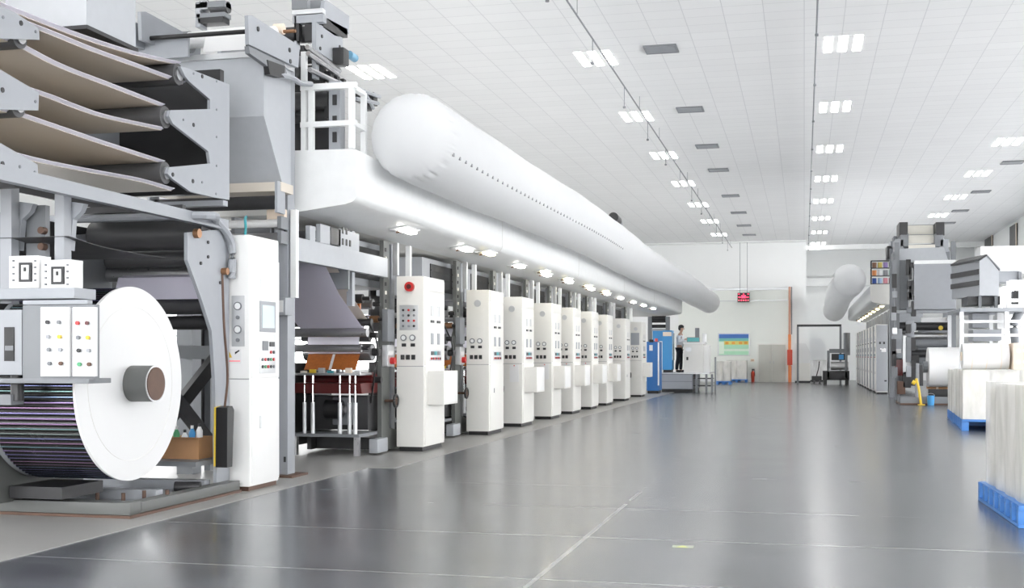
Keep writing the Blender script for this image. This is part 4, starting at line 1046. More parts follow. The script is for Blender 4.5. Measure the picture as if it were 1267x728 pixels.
pel = chain([(0, 0, .90, (.135, .172))]); che = chain([(.01, 0, 1.08, (.122, .158)), (.02, 0, 1.28, (.135, .183)), (.03, 0, 1.41, (.105, .155)), (.04, 0, 1.47, (.068, .072))], pel)
for sy in (1, -1): chain([(.03, sy * .19, 1.39, .075), (.04, sy * .235, 1.15, .060), (.15, sy * .222, 1.195, .052), (.24, sy * .195, 1.245, .043)], 3)
skin_mesh('shirt', V, E, R, 'shirt', t)
V, E, R = [], [], []
pel = chain([(0, 0, .95, (.13, .165))])
for sy in (1, -1): chain([(.0, sy * .092, .84, .108), (-.01 + .03 * sy, sy * .10, .50, .080), (-.03 + .05 * sy, sy * .105, .28, .070), (-.04 + .05 * sy, sy * .11, .08, .060)], pel)
skin_mesh('trousers', V, E, R, 'pants', t)
for sy in (1, -1):
    o = MB().ball((.05 + .05 * sy, sy * .125, .045), .05, 14, (2.6, 1.05, .9)).build('shoe', 'black', None); o.parent = t
b = MB(); b.ball((.055, 0, 1.735), .108, 18, (1.02, .90, .78)); b.ball((.02, 0, 1.68), .095, 16, (.85, .95, 1.0)); o = b.build('hair', 'hair', None); o.parent = t
b = MB(); b.ball((.168, 0, 1.655), .016, 8, (1.2, .8, 1.5)); o = b.build('nose', 'skin', None); o.parent = t
for sy in (1, -1):
    o = MB().ball((.155, sy * .032, 1.69), .011, 8, (.6, 1, .7)).build('eye', 'black', None); o.parent = t
    o = MB().ball((.075, sy * .085, 1.66), .022, 8, (.7, .4, 1.2)).build('ear', 'skin', None); o.parent = t
o = MB().ball((.155, 0, 1.612), .014, 8, (.5, 1.5, .35)).build('mouth', 'dred', None); o.parent = t
t.rotation_euler = (0, 0, math.radians(-8))

# ====================================================== far wall things
YW = YF - .045
def wall_rect(x0, y0, x1, y1, Y=YW): a, c = P(x0, y0, Y=Y), P(x1, y1, Y=Y); return a.x, c.x, c.z, a.z
x0, x1, z0, z1 = wall_rect(888, 412, 928, 440.5)
t = thing('notice_board', 'framed green and blue notice board on the far wall', 'notice board', ((x0 + x1) / 2, YW, z0))
box(x0, x1, YW - .05, YW, z0, z1, bev=.006).build('frame', 'alu', t)
gm = mat('pale_green_print', (.42, .74, .52), .5); gl = mat('pale_mint_print', (.72, .86, .72), .5); ob = mat('orange_dot_print', (.8, .36, .06), .5); yl = mat('yellow_print', (.75, .68, .18), .5); bb = mat('blue_print', (.06, .17, .50), .5); bt = mat('teal_print', (.2, .55, .5), .5)
def nb(u0, u1, v0, v1, m, nm='printed_panel', d=.058, par=None):
    w, h = x1 - x0, z1 - z0
    return box(x0 + w * u0, x0 + w * u1, YW - d, YW - .0501, z1 - h * v1, z1 - h * v0).build(nm, m, par or t)
nb(.04, .96, .06, .96, gm, 'poster', .054)
nb(.04, .96, .06, .24, bb, 'blue_heading', .056)
nb(.04, .96, .24, .36, bt, 'teal_band', .056)
nb(.2, .96, .36, .52, yl, 'yellow_band', .056)
for u in (.24, .44, .66, .82): nb(u, u + .1, .39, .50, ob, 'orange_mark', .058)
nb(.04, .2, .40, .92, gl, 'side_panel', .056)
nb(.2, .96, .70, .80, gl, 'mint_band', .056)
# double door
x0, x1, z0, z1 = wall_rect(937.5, 425.5, 973, 473)
t = struct(box(x0, x1, YW - .06, YW, 0, z1).build('door_1', 'cab'))
xm = (x0 + x1) / 2
for a, c in ((x0 + .05, xm - .008), (xm + .008, x1 - .05)):
    o = box(a, c, YW - .09, YW - .0605, .02, z1 - .06, bev=.008).build('door_leaf', 'doorp', t)
    box(c - .10 if c < xm else a + .06, c - .06 if c < xm else a + .10, YW - .13, YW - .0905, .95, 1.12, bev=.005).build('door_handle', 'steel', o)
# LED board
x0, x1, z0, z1 = wall_rect(912.5, 362.5, 927.5, 374, YF - .5)
t = thing('led_sign', 'black sign with glowing red digits hanging near the far wall', 'led sign', ((x0 + x1) / 2, YF - .5, z0))
box(x0, x1, YF - .5, YF - .4, z0, z1, bev=.01).build('sign_case', 'black', t)
w, h = x1 - x0, z1 - z0
def seg7(dg, cx, cz, hh, ww):
    SEG = {'a': (0, 1, 0), 'd': (0, -1, 0), 'g': (0, 0, 0), 'f': (-1, .5, 1), 'b': (1, .5, 1), 'e': (-1, -.5, 1), 'c': (1, -.5, 1)}
    ON = {'0': 'abcdef', '1': 'bc', '2': 'abged', '3': 'abgcd', '8': 'abcdefg', '9': 'abcfgd', '6': 'afgedc', '5': 'afgcd'}[dg]
    b = MB(); th = hh * .07
    for s in ON:
        ux, uz, v = SEG[s]; X, Z = cx + ux * ww * .5, cz + uz * hh * .5
        if v: b.box(X - th, X + th, YF - .508, YF - .5005, Z - hh * .22, Z + hh * .22)
        else: b.box(X - ww * .42, X + ww * .42, YF - .508, YF - .5005, Z - th, Z + th)
    b.build('digit_segment', 'led', t)
box(x0 + w * .32, x0 + w * .68, YF - .506, YF - .5005, z0 + h * .42, z0 + h * .74).build('glowing_panel', 'led', t)
for u in (.12, .24, .76, .88): box(x0 + w * (u - .04), x0 + w * (u + .04), YF - .506, YF - .5005, z0 + h * .45, z0 + h * .60).build('glowing_mark', 'led', t)
for u in (.12, .32, .5, .68, .88): box(x0 + w * (u - .06), x0 + w * (u + .06), YF - .506, YF - .5005, z0 + h * .12, z0 + h * .28).build('glowing_mark', 'led' if u in (.32, .68) else 'pink', t)
for u in (.12, .5, .88): box(x0 + w * (u - .06), x0 + w * (u + .06), YF - .506, YF - .5005, z0 + h * .80, z0 + h * .90).build('glowing_mark', 'led', t)
for u in (.2, .8): cyl((x0 + w * u, YF - .45, z1), (x0 + w * u, YF - .45, CZ - .06), .012, 8).build('ceiling_hanger', 'mid', t)
# fire riser
xr = P(977.5, 475, Y=YF - .3).x
t = thing('fire_riser', 'orange vertical fire pipe with red valve box beside the grey door', 'fire pipe', (xr, YF - .3, 0))
zt2 = P(977, 355, Y=YF - .3).z
cyl((xr - .02, YF - .3, .006), (xr - .02, YF - .3, P(977, 414, Y=YF - .3).z), .075, 16).build('lower_pipe', 'orpipe', t)
cyl((xr - .02, YF - .3, P(977, 414, Y=YF - .3).z), (xr - .02, YF - .3, zt2), .06, 16).build('upper_pipe', mat('faded_pipe_paint', (.62, .33, .24), .5), t)
cyl((xr + .08, YF - .3, P(977, 414, Y=YF - .3).z), (xr + .08, YF - .3, zt2), .03, 10).build('thin_pipe', 'mid', t)
box(xr - .14, xr + .12, YF - .5, YF - .22, P(977, 452, Y=YF - .3).z, P(977, 433, Y=YF - .3).z, bev=.015).build('valve_box', 'dred', t)
box(xr + .0, xr + .08, YF - .29, YF - .22, .006, .85).build('red_board', 'dred', t)
# fire extinguisher
p = P(931.5, 466, Y=YF - .4)
t = thing('fire_extinguisher', 'red fire extinguisher standing by the far wall beside the wrapped pallets', 'fire extinguisher', (p.x, YF - .4, 0))
cyl((p.x, YF - .4, .006), (p.x, YF - .4, .50), .085, 16).cyl((p.x, YF - .4, .50), (p.x, YF - .4, .60), .085, 16, r2=.03).build('tank', 'dred', t)
box(p.x - .05, p.x + .09, YF - .43, YF - .37, .605, .68, bev=.01).build('valve_handle', 'black', t)
cyl((p.x + .09, YF - .4, .62), (p.x + .1, YF - .4, .3), .012, 8).build('hose', 'black', t)
p = P(931, 446, Y=YW)
t = thing('wall_plate', 'small tan card fixed on the far wall between notice board and door', 'wall card', (p.x, YW, p.z - .1))
box(p.x - .10, p.x + .10, YW - .02, YW, p.z - .07, p.z + .07, bev=.004).build('card_frame', 'pcarton', t); box(p.x - .07, p.x + .07, YW - .024, YW - .0201, p.z - .02, p.z + .02).build('printed_line', 'carton', t)

# ====================================================== pallets and wrapped loads
def pallet(label, loc, rz, W, D, group, nb=6, H=.15):
    """W along local x, D along local y; runners along x"""
    t = thing('pallet', label, 'pallet', (0, 0, 0), group)
    for k in range(nb):
        y = -D / 2 + .05 + k * (D - .1) / (nb - 1)
        f = box(-W / 2, W / 2, y - .05, y + .05, H - .035, H, bev=.004).build('deck_board', 'bluep', t)
    for y in [-D / 2 + .05 + k * (D - .1) / (nb - 1) for k in range(nb)]:
        for x in (-W / 2 + .06, 0, W / 2 - .06): box(x - .06, x + .06, y - .04, y + .04, .03, H - .036, bev=.004).build('block', 'bluep', t)
    for x in (-W / 2 + .06, 0, W / 2 - .06): box(x - .06, x + .06, -D / 2, D / 2, .002, .029, bev=.003).build('runner', 'bluep', t)
    box(W / 6 - .02, W / 6 + .02, -D / 2 + .03, D / 2 - .03, .03, H - .036).build('gap_filler', 'blued', t)  # deep blue bars added so the gaps under the deck stay dark
    box(-W / 2 + .13, W / 6 - .021, D / 12 - .02, D / 12 + .02, .03, H - .036).build('gap_filler', 'blued', t)
    box(-W / 2 + .01, W / 2 - .01, -D / 2 + .02, D / 2 - .02, H + .0005, H + .008).build('deck_sheet', 'bluep', t)
    t.location = loc; t.rotation_euler = (0, 0, rz)
    return H + .009
def load(label, loc, rz, W, D, H, nx, ny, group=None, zb=.159, cat='wrapped load'):
    t = thing('wrapped_load', label, cat, (0, 0, 0), group)
    for i in range(nx):
        for j in range(ny):
            x = -W / 2 + (i + .5) * W / nx; y = -D / 2 + (j + .5) * D / ny; w, d = W / nx / 2 - .028, D / ny / 2 - .028
            h = H - .02 - .03 * ((i * 3 + j * 5) % 2)
            box(x - w, x + w, y - d, y + d, 0.001, h, bev=.025).build('carton_column', 'cream', t)
    b = MB(); seg = [];  nseg = 10
    # a wrap that follows the columns loosely
    per = []
    n = 9
    for k in range(ny * n): per.append((-W / 2 - .012 + .018 * (1 - abs(math.sin(PI * k / n))), -D / 2 + D * k / (ny * n)))
    for k in range(nx * n): per.append((-W / 2 + W * k / (nx * n), D / 2 + .012 - .018 * (1 - abs(math.sin(PI * k / n)))))
    for k in range(ny * n): per.append((W / 2 + .012 - .018 * (1 - abs(math.sin(PI * k / n))), D / 2 - D * k / (ny * n)))
    for k in range(nx * n): per.append((W / 2 - W * k / (nx * n), -D / 2 - .012 + .018 * (1 - abs(math.sin(PI * k / n)))))
    rnd = random.Random(len(label)); rings = []
    for z in [H * q / 8 for q in range(9)]:
        rings.append([b.bm.verts.new((x * (1 + rnd.uniform(-.004, .004)), y * (1 + rnd.uniform(-.004, .004)), z + .001)) for x, y in per])
    for A, B in zip(rings, rings[1:]):
        for k in range(len(per)): b.bm.faces.new((A[k], A[(k + 1) % len(per)], B[(k + 1) % len(per)], B[k]))
    b.bm.faces.new(list(reversed(rings[-1])))
    b.build('stretch_wrap', 'wrap', t, ang=70)
    t.location = (loc[0], loc[1], zb); t.rotation_euler = (0, 0, rz)
    return t
def corner_pallet(cx, cy, W, D, rz, ax, ay):
    """centre of a W x D pallet whose (ax, ay) corner stands at (cx, cy)"""
    l = Vector((-ax * W / 2, -ay * D / 2)); c, s = math.cos(rz), math.sin(rz)
    return (cx + c * l.x - s * l.y, cy + s * l.x + c * l.y, 0)
# near pallet at the frame edge: its far aisle corner is in view
g = P(1210, 619, Z=0); q = P(1267, 659, Z=0)
rz = math.atan2(-(q.x - g.x), -(q.y - g.y)) * -1
rz = math.atan2((g.x - q.x), (g.y - q.y)) * -1
W, D = 1.2, 1.9
loc = corner_pallet(g.x, g.y, W, D, rz, -1, 1)
pallet('blue pallet under the wrapped stack at the edge of the view', loc, rz, W, D, 'blue pallets', nb=8, H=.17)
zt_ = P(1217, 472, Y=g.y).z
load('tall stack of cream cartons in clear wrap on the near blue pallet', loc, rz, W - .12, D - .10, zt_ - .18, 2, 4, 'wrapped carton stacks', .1795)
g2 = P(1213, 535, Z=0)
W2, D2, r2_ = 1.5, 2.2, -.056
c0 = P(1190, 533.5, Z=0)
zt2_ = P(1195, 458, Y=g2.y).z
for k in range(2):
    cc_ = (c0.x + math.sin(.056) * 2.4 * k, c0.y + math.cos(.056) * 2.4 * k)
    loc2 = corner_pallet(cc_[0], cc_[1], W2, D2, r2_, -1, -1)
    pallet('blue pallet under the wrapped stack that carries the white reel' if k == 0 else 'blue pallet behind the pallet of the reel stack, by the opposite press', loc2, r2_, W2, D2, 'blue pallets', nb=6, H=.2)
    load('cream carton stack in clear wrap behind the tall stack, carrying a white reel' if k == 0 else 'cream carton stack in clear wrap behind the stack with the reel', loc2, r2_, W2 - .02, D2 - .02, zt2_ - .212 - .03 * k, 3, 3, 'wrapped carton stacks', .2095)
g2 = c0
# reel and carton on that stack
zr = zt2_ + .002
pr_ = P(1190, 441, Y=g2.y + .5); pe_ = P(1249, 441, Y=g2.y + .5); rr = (P(1220, 425, Y=g2.y + .5).z - zr) / 2
t = thing('wrapped_reel', 'white wrapped reel lying on top of the second carton stack', 'reel', (pr_.x, g2.y + .5, zr))
MB().cyl((pr_.x, g2.y + .5, zr + rr), (pe_.x - .03, g2.y + .5, zr + rr), rr, 40).build('reel_body', 'disc', t)
for k in range(3): x = pr_.x + .15 + k * .25; MB().cyl((x, g2.y + .5, zr + rr), (x + .012, g2.y + .5, zr + rr), rr + .002, 40).build('band', 'pcarton', t)
cyl((pr_.x - .02, g2.y + .5, zr + rr), (pr_.x, g2.y + .5, zr + rr), rr * .35, 20).build('core', 'pcarton', t)
t = thing('dotted_carton', 'pale pink carton with white dots beside the reel on the second stack', 'carton', (pe_.x + .3, g2.y + .5, zr))
bxo = box(pe_.x + .01, pe_.x + .40, g2.y + .15, g2.y + .85, zr, zr + 2 * rr, bev=.008).build('carton_body', 'pcarton', t)
for i in range(3):
    for j in range(2): cyl((pe_.x + .10 + .11 * i, g2.y + .149, zr + .14 + .2 * j), (pe_.x + .10 + .11 * i, g2.y + .144, zr + .14 + .2 * j), .04, 14).build('white_dot', 'disc', t)
# wrapped pallets by the far wall
for i, (px, py, W, D, H, lb) in enumerate(((895, 476, .72, 1.0, .95, 'nearer the platform'), (916, 471.5, 1.08, .9, .98, 'under the notice board'))):
    a = P(px, py, Z=0); lc = (a.x, min(a.y + D / 2, YF - .72), 0)
    pallet('low blue pallet by the far wall, the one ' + lb, lc, 0, W, D, 'blue pallets by the far wall', nb=5)
    load('white wrapped carton stack by the far wall, the one ' + lb, lc, 0, W - .06, D - .06, H, 2, 2, 'wrapped stacks by the far wall', .1595)

# ====================================================== beyond the door: gantry, wrapped reels, rewinder, pallet truck
yg = 60.5
t = thing('pipe_gantry', 'thin dark pipe gantry frame in front of the end wall', 'gantry', (0, yg, 0))
xa, xc, zg = P(986, 402, Y=yg).x, P(1041, 402, Y=yg).x, P(1000, 403, Y=yg).z
box(xa, xc, yg - .04, yg + .04, zg - .06, zg + .05).build('cross_beam', 'dark', t)
for x in (xa + .04, xc - .04): box(x - .05, x + .05, yg - .04, yg + .04, .006, zg - .06).build('post', 'mid', t)
for i, (px, w, py, lb, sc) in enumerate(((993, .75, 474, 'standing under the pipe gantry next to the fire pipe', 1.), (1012, .85, 472.5, 'standing beside the black pallet truck', 1.15))):
    a = P(px, py, Z=0)
    t = thing('wrapped_pack', 'white film wrapped bundle ' + lb, 'wrapped bundle', (a.x, a.y, 0), 'wrapped bundles under the gantry')
    box(a.x - w / 2, a.x + w / 2, a.y + .02, a.y + .82, .006, .10).build('skid', 'black', t)
    H = 2.0 * sc
    MB().prism([(a.x - w / 2, a.y, .10), (a.x + w / 2, a.y, .10), (a.x + w / 2, a.y, H * .78), (a.x + w * .2, a.y, H), (a.x - w / 2, a.y, H)], (0, .8, 0)).build('bundle', 'disc' if i == 0 else 'duct', t)
    box(a.x - w / 2 - .01, a.x + w / 2 + .01, a.y - .012, a.y - .001, .12, H * .5).build('film_wrap', 'cab' if i == 0 else 'wrap', t)
a = P(1010, 475, Z=0)
t = thing('pallet_truck', 'black hand pallet truck parked beside the white bundles', 'pallet truck', (a.x, a.y, 0))
for dx in (-.22, .12): box(a.x + dx, a.x + dx + .14, a.y, a.y + 1.0, .08, .14).build('fork', 'dark', t)
box(a.x - .22, a.x + .26, a.y - .1, a.y, .1, .38, bev=.02).build('pump_body', 'dark', t)
MB().tube(curve([(a.x, a.y - .06, .36), (a.x + .1, a.y - .3, .75), (a.x + .14, a.y - .4, 1.1)], 5), .025, 8).build('handle', 'black', t)
for dx in (-.1, .16): cyl((a.x + dx - .04, a.y - .06, .09), (a.x + dx + .04, a.y - .06, .09), .085, 14).build('wheel', 'rubber', t)
yq = 58.5
t = thing('rewinder', 'black rewinder machine with open frame between the bundles and opposite cabinets', 'rewinder', (P(1038, 472, Y=yq).x, yq, 0))
fx = lambda px, py: P(px, py, Y=yq)
for px in (1025, 1047):
    q = fx(px, 434); box(q.x - .06, q.x + .06, yq, yq + .12, .3, q.z if px < 1030 else fx(px, 412).z, bev=.008).build('post', 'mid', t)
for py in (434, 412): 
    if py == 434: box(fx(1026, py).x, fx(1046, py).x, yq + .02, yq + .1, fx(1026, 437).z, fx(1026, 432).z).build('cross_beam', 'mid', t)
box(fx(1029, 440).x, fx(1048, 440).x, yq + .1, yq + .4, fx(1029, 446).z, fx(1029, 438).z, bev=.02).build('head', 'dark', t)
box(fx(1038, 440).x, fx(1044, 440).x, yq + .08, yq + .101, fx(1029, 445).z, fx(1029, 439).z).build('blue_panel', 'bluem', t)
MB().cyl((fx(1028, 452).x, yq + .25, fx(1028, 453).z), (fx(1050, 452).x, yq + .25, fx(1028, 453).z), .2, 20).build('roll', 'alu', t)
box(fx(1018, 460).x, fx(1051, 460).x, yq, yq + .8, .22, fx(1018, 459).z, bev=.02).build('bed', 'dark', t)
for px in (1021, 1048): box(fx(px, 460).x - .08, fx(px, 460).x + .08, yq + .05, yq + .7, .006, .22).build('foot', 'black', t)
box(fx(1044, 415).x, fx(1052, 415).x, yq + .13, yq + .5, 1.4, fx(1044, 412).z, bev=.01).build('arm', 'grey', t)

# ====================================================== OPPOSITE PRESS (across the aisle)
XR1 = P(1084, 488, Z=0).x; YR1 = P(1084, 488, Z=0).y
CR = make_cabinet(False, sgn=1); 
for o in CR.children:
    if o.name.startswith('body'): o.data.materials[0] = M['cab']
for i in range(8):
    o = CR if i == 0 else copy_tree(CR)
    o.location = (XR1, YR1 + 2.2 * i, 0)
    o['label'] = 'cream cabinet across the aisle, ' + ('first' if i == 0 else 'last' if i == 7 else ORD[i + 1]) + ' in the row of the opposite press'
    o['group'] = 'cabinets of the opposite press'
    if i == 0:
        box(XR1 + .005, XR1 + .40, YR1 - .02, YR1 - .008, .10, 2.46, bev=.004).build('grey_end_panel', 'grey', o)
        box(XR1 + .18, XR1 + .34, YR1 - .03, YR1 - .0205, 1.5, 1.62).build('label_plate', 'disc', o)
        for dx in (.10, .24): box(XR1 + dx, XR1 + dx + .06, YR1 - .03, YR1 - .0205, 1.78, 1.86).build('meter', 'dark', o)
        box(XR1 + .28, XR1 + .36, YR1 - .03, YR1 - .0205, .45, .50).build('latch', 'black', o)
    u = thing('press_unit', 'grey press unit behind the ' + ('first' if i == 0 else 'last' if i == 7 else ORD[i + 1]) + ' cabinet of the opposite press', 'printing unit', (XR1 + .5, YR1 + 2.2 * i, 0), 'units of the opposite press')
    y = YR1 + 2.2 * i
    for yy in (y + .1, y + .75): box(XR1 + .45, XR1 + .62, yy, yy + .12, .006, 3.0, bev=.01).build('post', 'grey' if yy < y + .5 else 'plate', u)
    box(XR1 + .65, XR1 + 1.6, y + .1, y + 1.0, .3, 2.2, bev=.02).build('machine_body', 'dark', u)
    for z in (1.4, 1.8): MB().cyl((XR1 + .63, y + 1.25, z), (XR1 + 1.6, y + 1.25, z), .11, 16).build('roller', 'steel', u)
    box(XR1 + .64, XR1 + 1.6, y + .2, y + 1.9, 2.3, 2.95, bev=.02).build('dryer_box', 'mid', u)
    box(XR1 + .63, XR1 + .70, y + 1.1, y + 1.4, .006, 2.3).build('side_frame', 'mid', u)
yh = 42.
xh0, xh1 = P(1109, 360, Y=yh).x, P(1077, 360, Y=yh).x
t = thing('exhaust_hood', 'white exhaust hood over the cabinets of the opposite press', 'exhaust hood', (xh1, yh, 3.1))
pr = [(x, z + .06) for x, z in hood_profile(xh0, xh1)]
MB().prism([(x, yh, z) for x, z in pr], (0, 21, 0)).build('hood_body', 'white', t)
MB().prism([(x, yh - .02, z) for x, z in pr], (0, .019, 0)).build('end_panel', 'cab', t)
for k in range(0): cyl(((xh0 + xh1) / 2, yh + 1.5 + 3.5 * k, 3.78), ((xh0 + xh1) / 2, yh + 1.5 + 3.5 * k, CZ), .01, 6).build('ceiling_hanger', 'alu', t)
for i in range(8):
    o = place_lamp(xh1 + .36, yh + 1.0 + 2.5 * i, 3.055 + .085 * .55, 'warm lamp under the opposite hood, ' + ('first' if i == 0 else 'last' if i == 7 else ORD[i + 1]) + ' from the tower end', 'lamps under the opposite hood', True)
    o.rotation_euler = (0, math.atan(.085 / .68), 0)
p = P(1050, 346.5, Y=yh + .3)
air_duct('fabric_duct', 'shorter white fabric duct hanging beside the hood of the opposite press', p.x, p.z, .55, yh + .3, 63.5, True, (p.x, yh, p.z - .55))
du = [o for o in COL.objects if o.get('category') == 'air duct'][-1]
for k in range(6): box(p.x + .46, xh1 + .25, yh + 2 + 3.4 * k, yh + 2.06 + 3.4 * k, 3.782, 3.81).build('mount_strap', 'white', du)
# ink can rack on the hood end
t = thing('can_rack', 'black wire rack of coloured cans on the end of the opposite hood', 'rack', (xh1 + .3, yh + .2, 3.785))
zb = 3.785; xk0, xk1 = xh1 + .02, xh1 + .80; zk = P(1090, 322, Y=yh).z
for x in (xk0, xk1 - .03): 
    for y in (yh + .1, yh + .42): box(x, x + .03, y, y + .03, zb, zk).build('post', 'black', t)
dz = (zk - zb) / 3
for k in range(4): box(xk0, xk1, yh + .1, yh + .45, zb + dz * k + (.001 if k == 0 else 0) - (.02 if k == 3 else 0), zb + dz * k + (.02 if k < 3 else 0)).build('shelf', 'black', t)
cc = [('deep blue', (.04, .1, .4)), ('pale blue', (.4, .55, .75)), ('pink', (.75, .3, .35)), ('dark red', (.35, .05, .06)), ('orange', (.8, .3, .1)), ('white', (.8, .8, .8)), ('grey', (.3, .3, .32)), ('mint', (.5, .75, .65)), ('brown', (.25, .12, .07)), ('yellow', (.75, .6, .15)), ('violet', (.35, .25, .55)), ('black', (.03, .03, .03))]
for i, (nm, c) in enumerate(cc):
    r_, k = divmod(i, 4); z = zb + dz * r_ + .022; x = xk0 + .12 + k * .18
    o = thing('ink_can', nm + ' ink can on the ' + ('bottom', 'middle', 'top')[r_] + ' shelf of the black rack', 'ink can', (x, yh + .24, z), 'ink cans on the black rack')
    cyl((x, yh + .24, z), (x, yh + .24, z + dz * .68), .075, 14).build('can_body', mat(nm.replace(' ', '_') + '_can_paint', c, .4), o)
    cyl((x, yh + .24, z + dz * .68), (x, yh + .24, z + dz * .72), .078, 14).build('can_lid', 'alu', o)

# tower
yt = 38.6
pt = lambda px, py, Y=yt: P(px, py, Y=Y)
t = thing('press_tower', 'tall grey press tower with stepped webs on top across the aisle', 'press tower', (pt(1112, 495).x, yt, 0))
xl, xr_ = pt(1110, 400).x, pt(1180, 400).x
for x in (xl, xr_):
    for y in (yt, yt + 2.2): box(x - .07, x + .07, y, y + .16, .006, pt(1112, 300).z, bev=.01).build('post', 'mid', t)
bx2 = lambda x0, y0, x1, y1, Y, D, nm, m, bev=.01, par=None: box(pt(x0, y0, Y).x, pt(x1, y1, Y).x, Y, Y + D, pt(x0, y1, Y).z, pt(x0, y0, Y).z, bev=bev).build(nm, m, par or t)
q = [pt(x, y, yt + .3) for x, y in ((1112, 328), (1114, 308), (1168, 306), (1175, 328))]
MB().prism(q, (0, 1.6, 0)).build('upper_hopper', 'pplate', t)
bx2(1113, 322, 1124, 383, yt + .2, 1.2, 'side_panel', 'mid')
f = bx2(1131, 327, 1183, 383, yt - .5, .6, 'front_cover', 'grey', .015)
bx2(1131, 322.5, 1183, 327, yt - .5, .6, 'cover_cap', 'white', .006)
bx2(1126, 326, 1130, 380, yt - .3, .4, 'hinge_post', 'white', .005)
for py in (338, 362): bx2(1124.5, py - 8, 1128, py + 8, yt - .4, .1, 'black_hinge', 'black', .005)
for (x0, x1, y0, y1, Y) in ((1121, 1156, 279, 290, yt + 1.7), (1121, 1157, 291, 301, yt + 1.3), (1124, 1157, 303, 308, yt + .9)):
    a, c = pt(x0, y0, Y), pt(x1, y1, Y)
    MB().strip([(a.x, Y + .1, a.z), (a.x, Y, (a.z + c.z) / 2 + .06), (a.x, Y - .05, c.z)], (c.x - a.x, 0, 0), .01).build('film_web', 'cream', t)
    MB().cyl((a.x - .12, Y + .2, a.z - .06), (c.x + .12, Y + .2, a.z - .06), .09, 16).build('roller', 'mid', t)
for sx in (1, -1):
    for k, (px, py) in enumerate(((1117, 284), (1118, 298), (1112, 305), (1110, 320))):
        X = px if sx > 0 else 2 * 1139.5 - px
        q = pt(X, py, yt + 1.2); box(q.x - .13, q.x + .13, yt + .9, yt + 2.0, q.z - .22, q.z + .2, bev=.02).build('stepped_bracket', ('dark', 'mid', 'grey', 'mid')[k], t)
for k, (px, py) in enumerate(((1108, 300), (1104, 306), (1100, 312))):
    q = pt(px, py, yt + 3); box(q.x - .1, q.x + .1, yt + 2.4, yt + 3.2, q.z - .25, q.z + .15, bev=.02).build('stair_bracket', ('mid', 'grey', 'dark')[k], t)
box(pt(1107, 400, yt + 2.4).x, pt(1110, 400, yt + 2.4).x, yt + 2.4, yt + 3.1, .006, pt(1105, 320, yt + 2.4).z).build('rear_post', 'mid', t)
bx2(1103.5, 407, 1116.5, 444, yt - .2, .18, 'hanging_cabinet', 'plate', .01)
bx2(1108, 432, 1115, 437, yt - .22, .02, 'label_plate', 'disc', .002)
bx2(1107, 384, 1240, 388, yt - .3, .2, 'cross_beam', 'grey', .006)
bx2(1140, 393, 1180, 399, yt + .2, .2, 'pale_roller', 'disc', .03)
for py, r, m in ((404, .13, 'dark'), (416, .11, 'steel'), (425, .14, 'mid'), (438, .12, 'dark')):
    q = pt(1140, py, yt + .5); MB().cyl((xl + .07, yt + .5, q.z), (xr_ - .07, yt + .5, q.z), r, 18).build('roller', m, t)
bx2(1136, 400, 1182, 452, yt + 1.2, .1, 'back_panel', 'mid', .005)
cyl(pt(1164, 406, yt + .3), pt(1164, 406, yt + .2), .07, 12).build('yellow_knob', 'yellow', t)
for px, py, h, m in ((1112, 455, .5, 'blood'), (1122, 440, 1.2, 'alu'), (1126, 415, .9, 'grey'), (1122, 470, .5, 'dark'), (1115, 480, .4, 'rust'), (1132, 447, .35, 'black')):
    q = pt(px, py, yt - .1); box(q.x - .12, q.x + .12, yt - .16, yt + .0, max(.01, q.z - h / 2), q.z + h / 2, bev=.015).build('drive_block', m, t)
rb = random.Random(5)
for px, n in ((1106, 9), (1124, 8), (1129, 6)):
    for k in range(n):
        py = 330 + k * (150 / n) + rb.uniform(-5, 5); q = pt(px + rb.uniform(-1, 1), py, yt - .2)
        h = rb.uniform(.08, .24); box(q.x - .07, q.x + .07, yt - .40, yt - .25, max(.02, q.z - h), q.z + h, bev=.012).build('drive_block', rb.choice(('dark', 'black', 'dark', 'grey', 'alu', 'mid')), t)
# unwind stand and roll of the tower
yv = 35.2
t = thing('roll_stand', 'low steel roll stand with dark base under the white web roll', 'unwind stand', (3.9, yv, 0))
a, c = pt(1112, 500, yv), pt(1192, 500, yv)
box(a.x, c.x, yv - .5, yv + 1.2, .006, .05).build('base_plate', 'rust', t)
for z, yy in ((.05, yv - .5), (.05, yv + .3)): box(a.x, c.x, yy, yy + .15, z, z + .16, bev=.01).build('base_beam', 'mid', t)
for px in (1134, 1196):
    q = pt(px, 440, yv); MB().prism([(q.x, yv - .3, .05), (q.x, yv + .5, .05), (q.x, yv + .2, 1.15), (q.x, yv - .1, 1.15)], (.06, 0, 0)).build('roll_arm', 'grey', t)
box(pt(1150, 480, yv).x, pt(1176, 480, yv).x, yv + .32, yv + .42, .21, .42, bev=.01).build('cross_beam', 'dark', t)
zc2 = (pt(1150, 430, yv).z + pt(1150, 479, yv).z) / 2; r2 = (pt(1150, 430, yv).z - pt(1150, 479, yv).z) / 2
t = thing('web_roll', 'big white web roll mounted on the opposite press unwind stand', 'web roll', (3.9, yv, zc2))
a, c = pt(1148, 450, yv), pt(1192, 450, yv)
MB().cyl((a.x, yv + .06, zc2), (c.x, yv + .06, zc2), r2, 48).build('wound_web', 'disc', t)
cyl((a.x - .12, yv + .06, zc2), (a.x, yv + .06, zc2), .16, 20).build('core_chuck', 'mid', t)
cyl((c.x, yv + .06, zc2), (c.x + .03, yv + .06, zc2), .12, 20).build('core_chuck', 'mid', t)
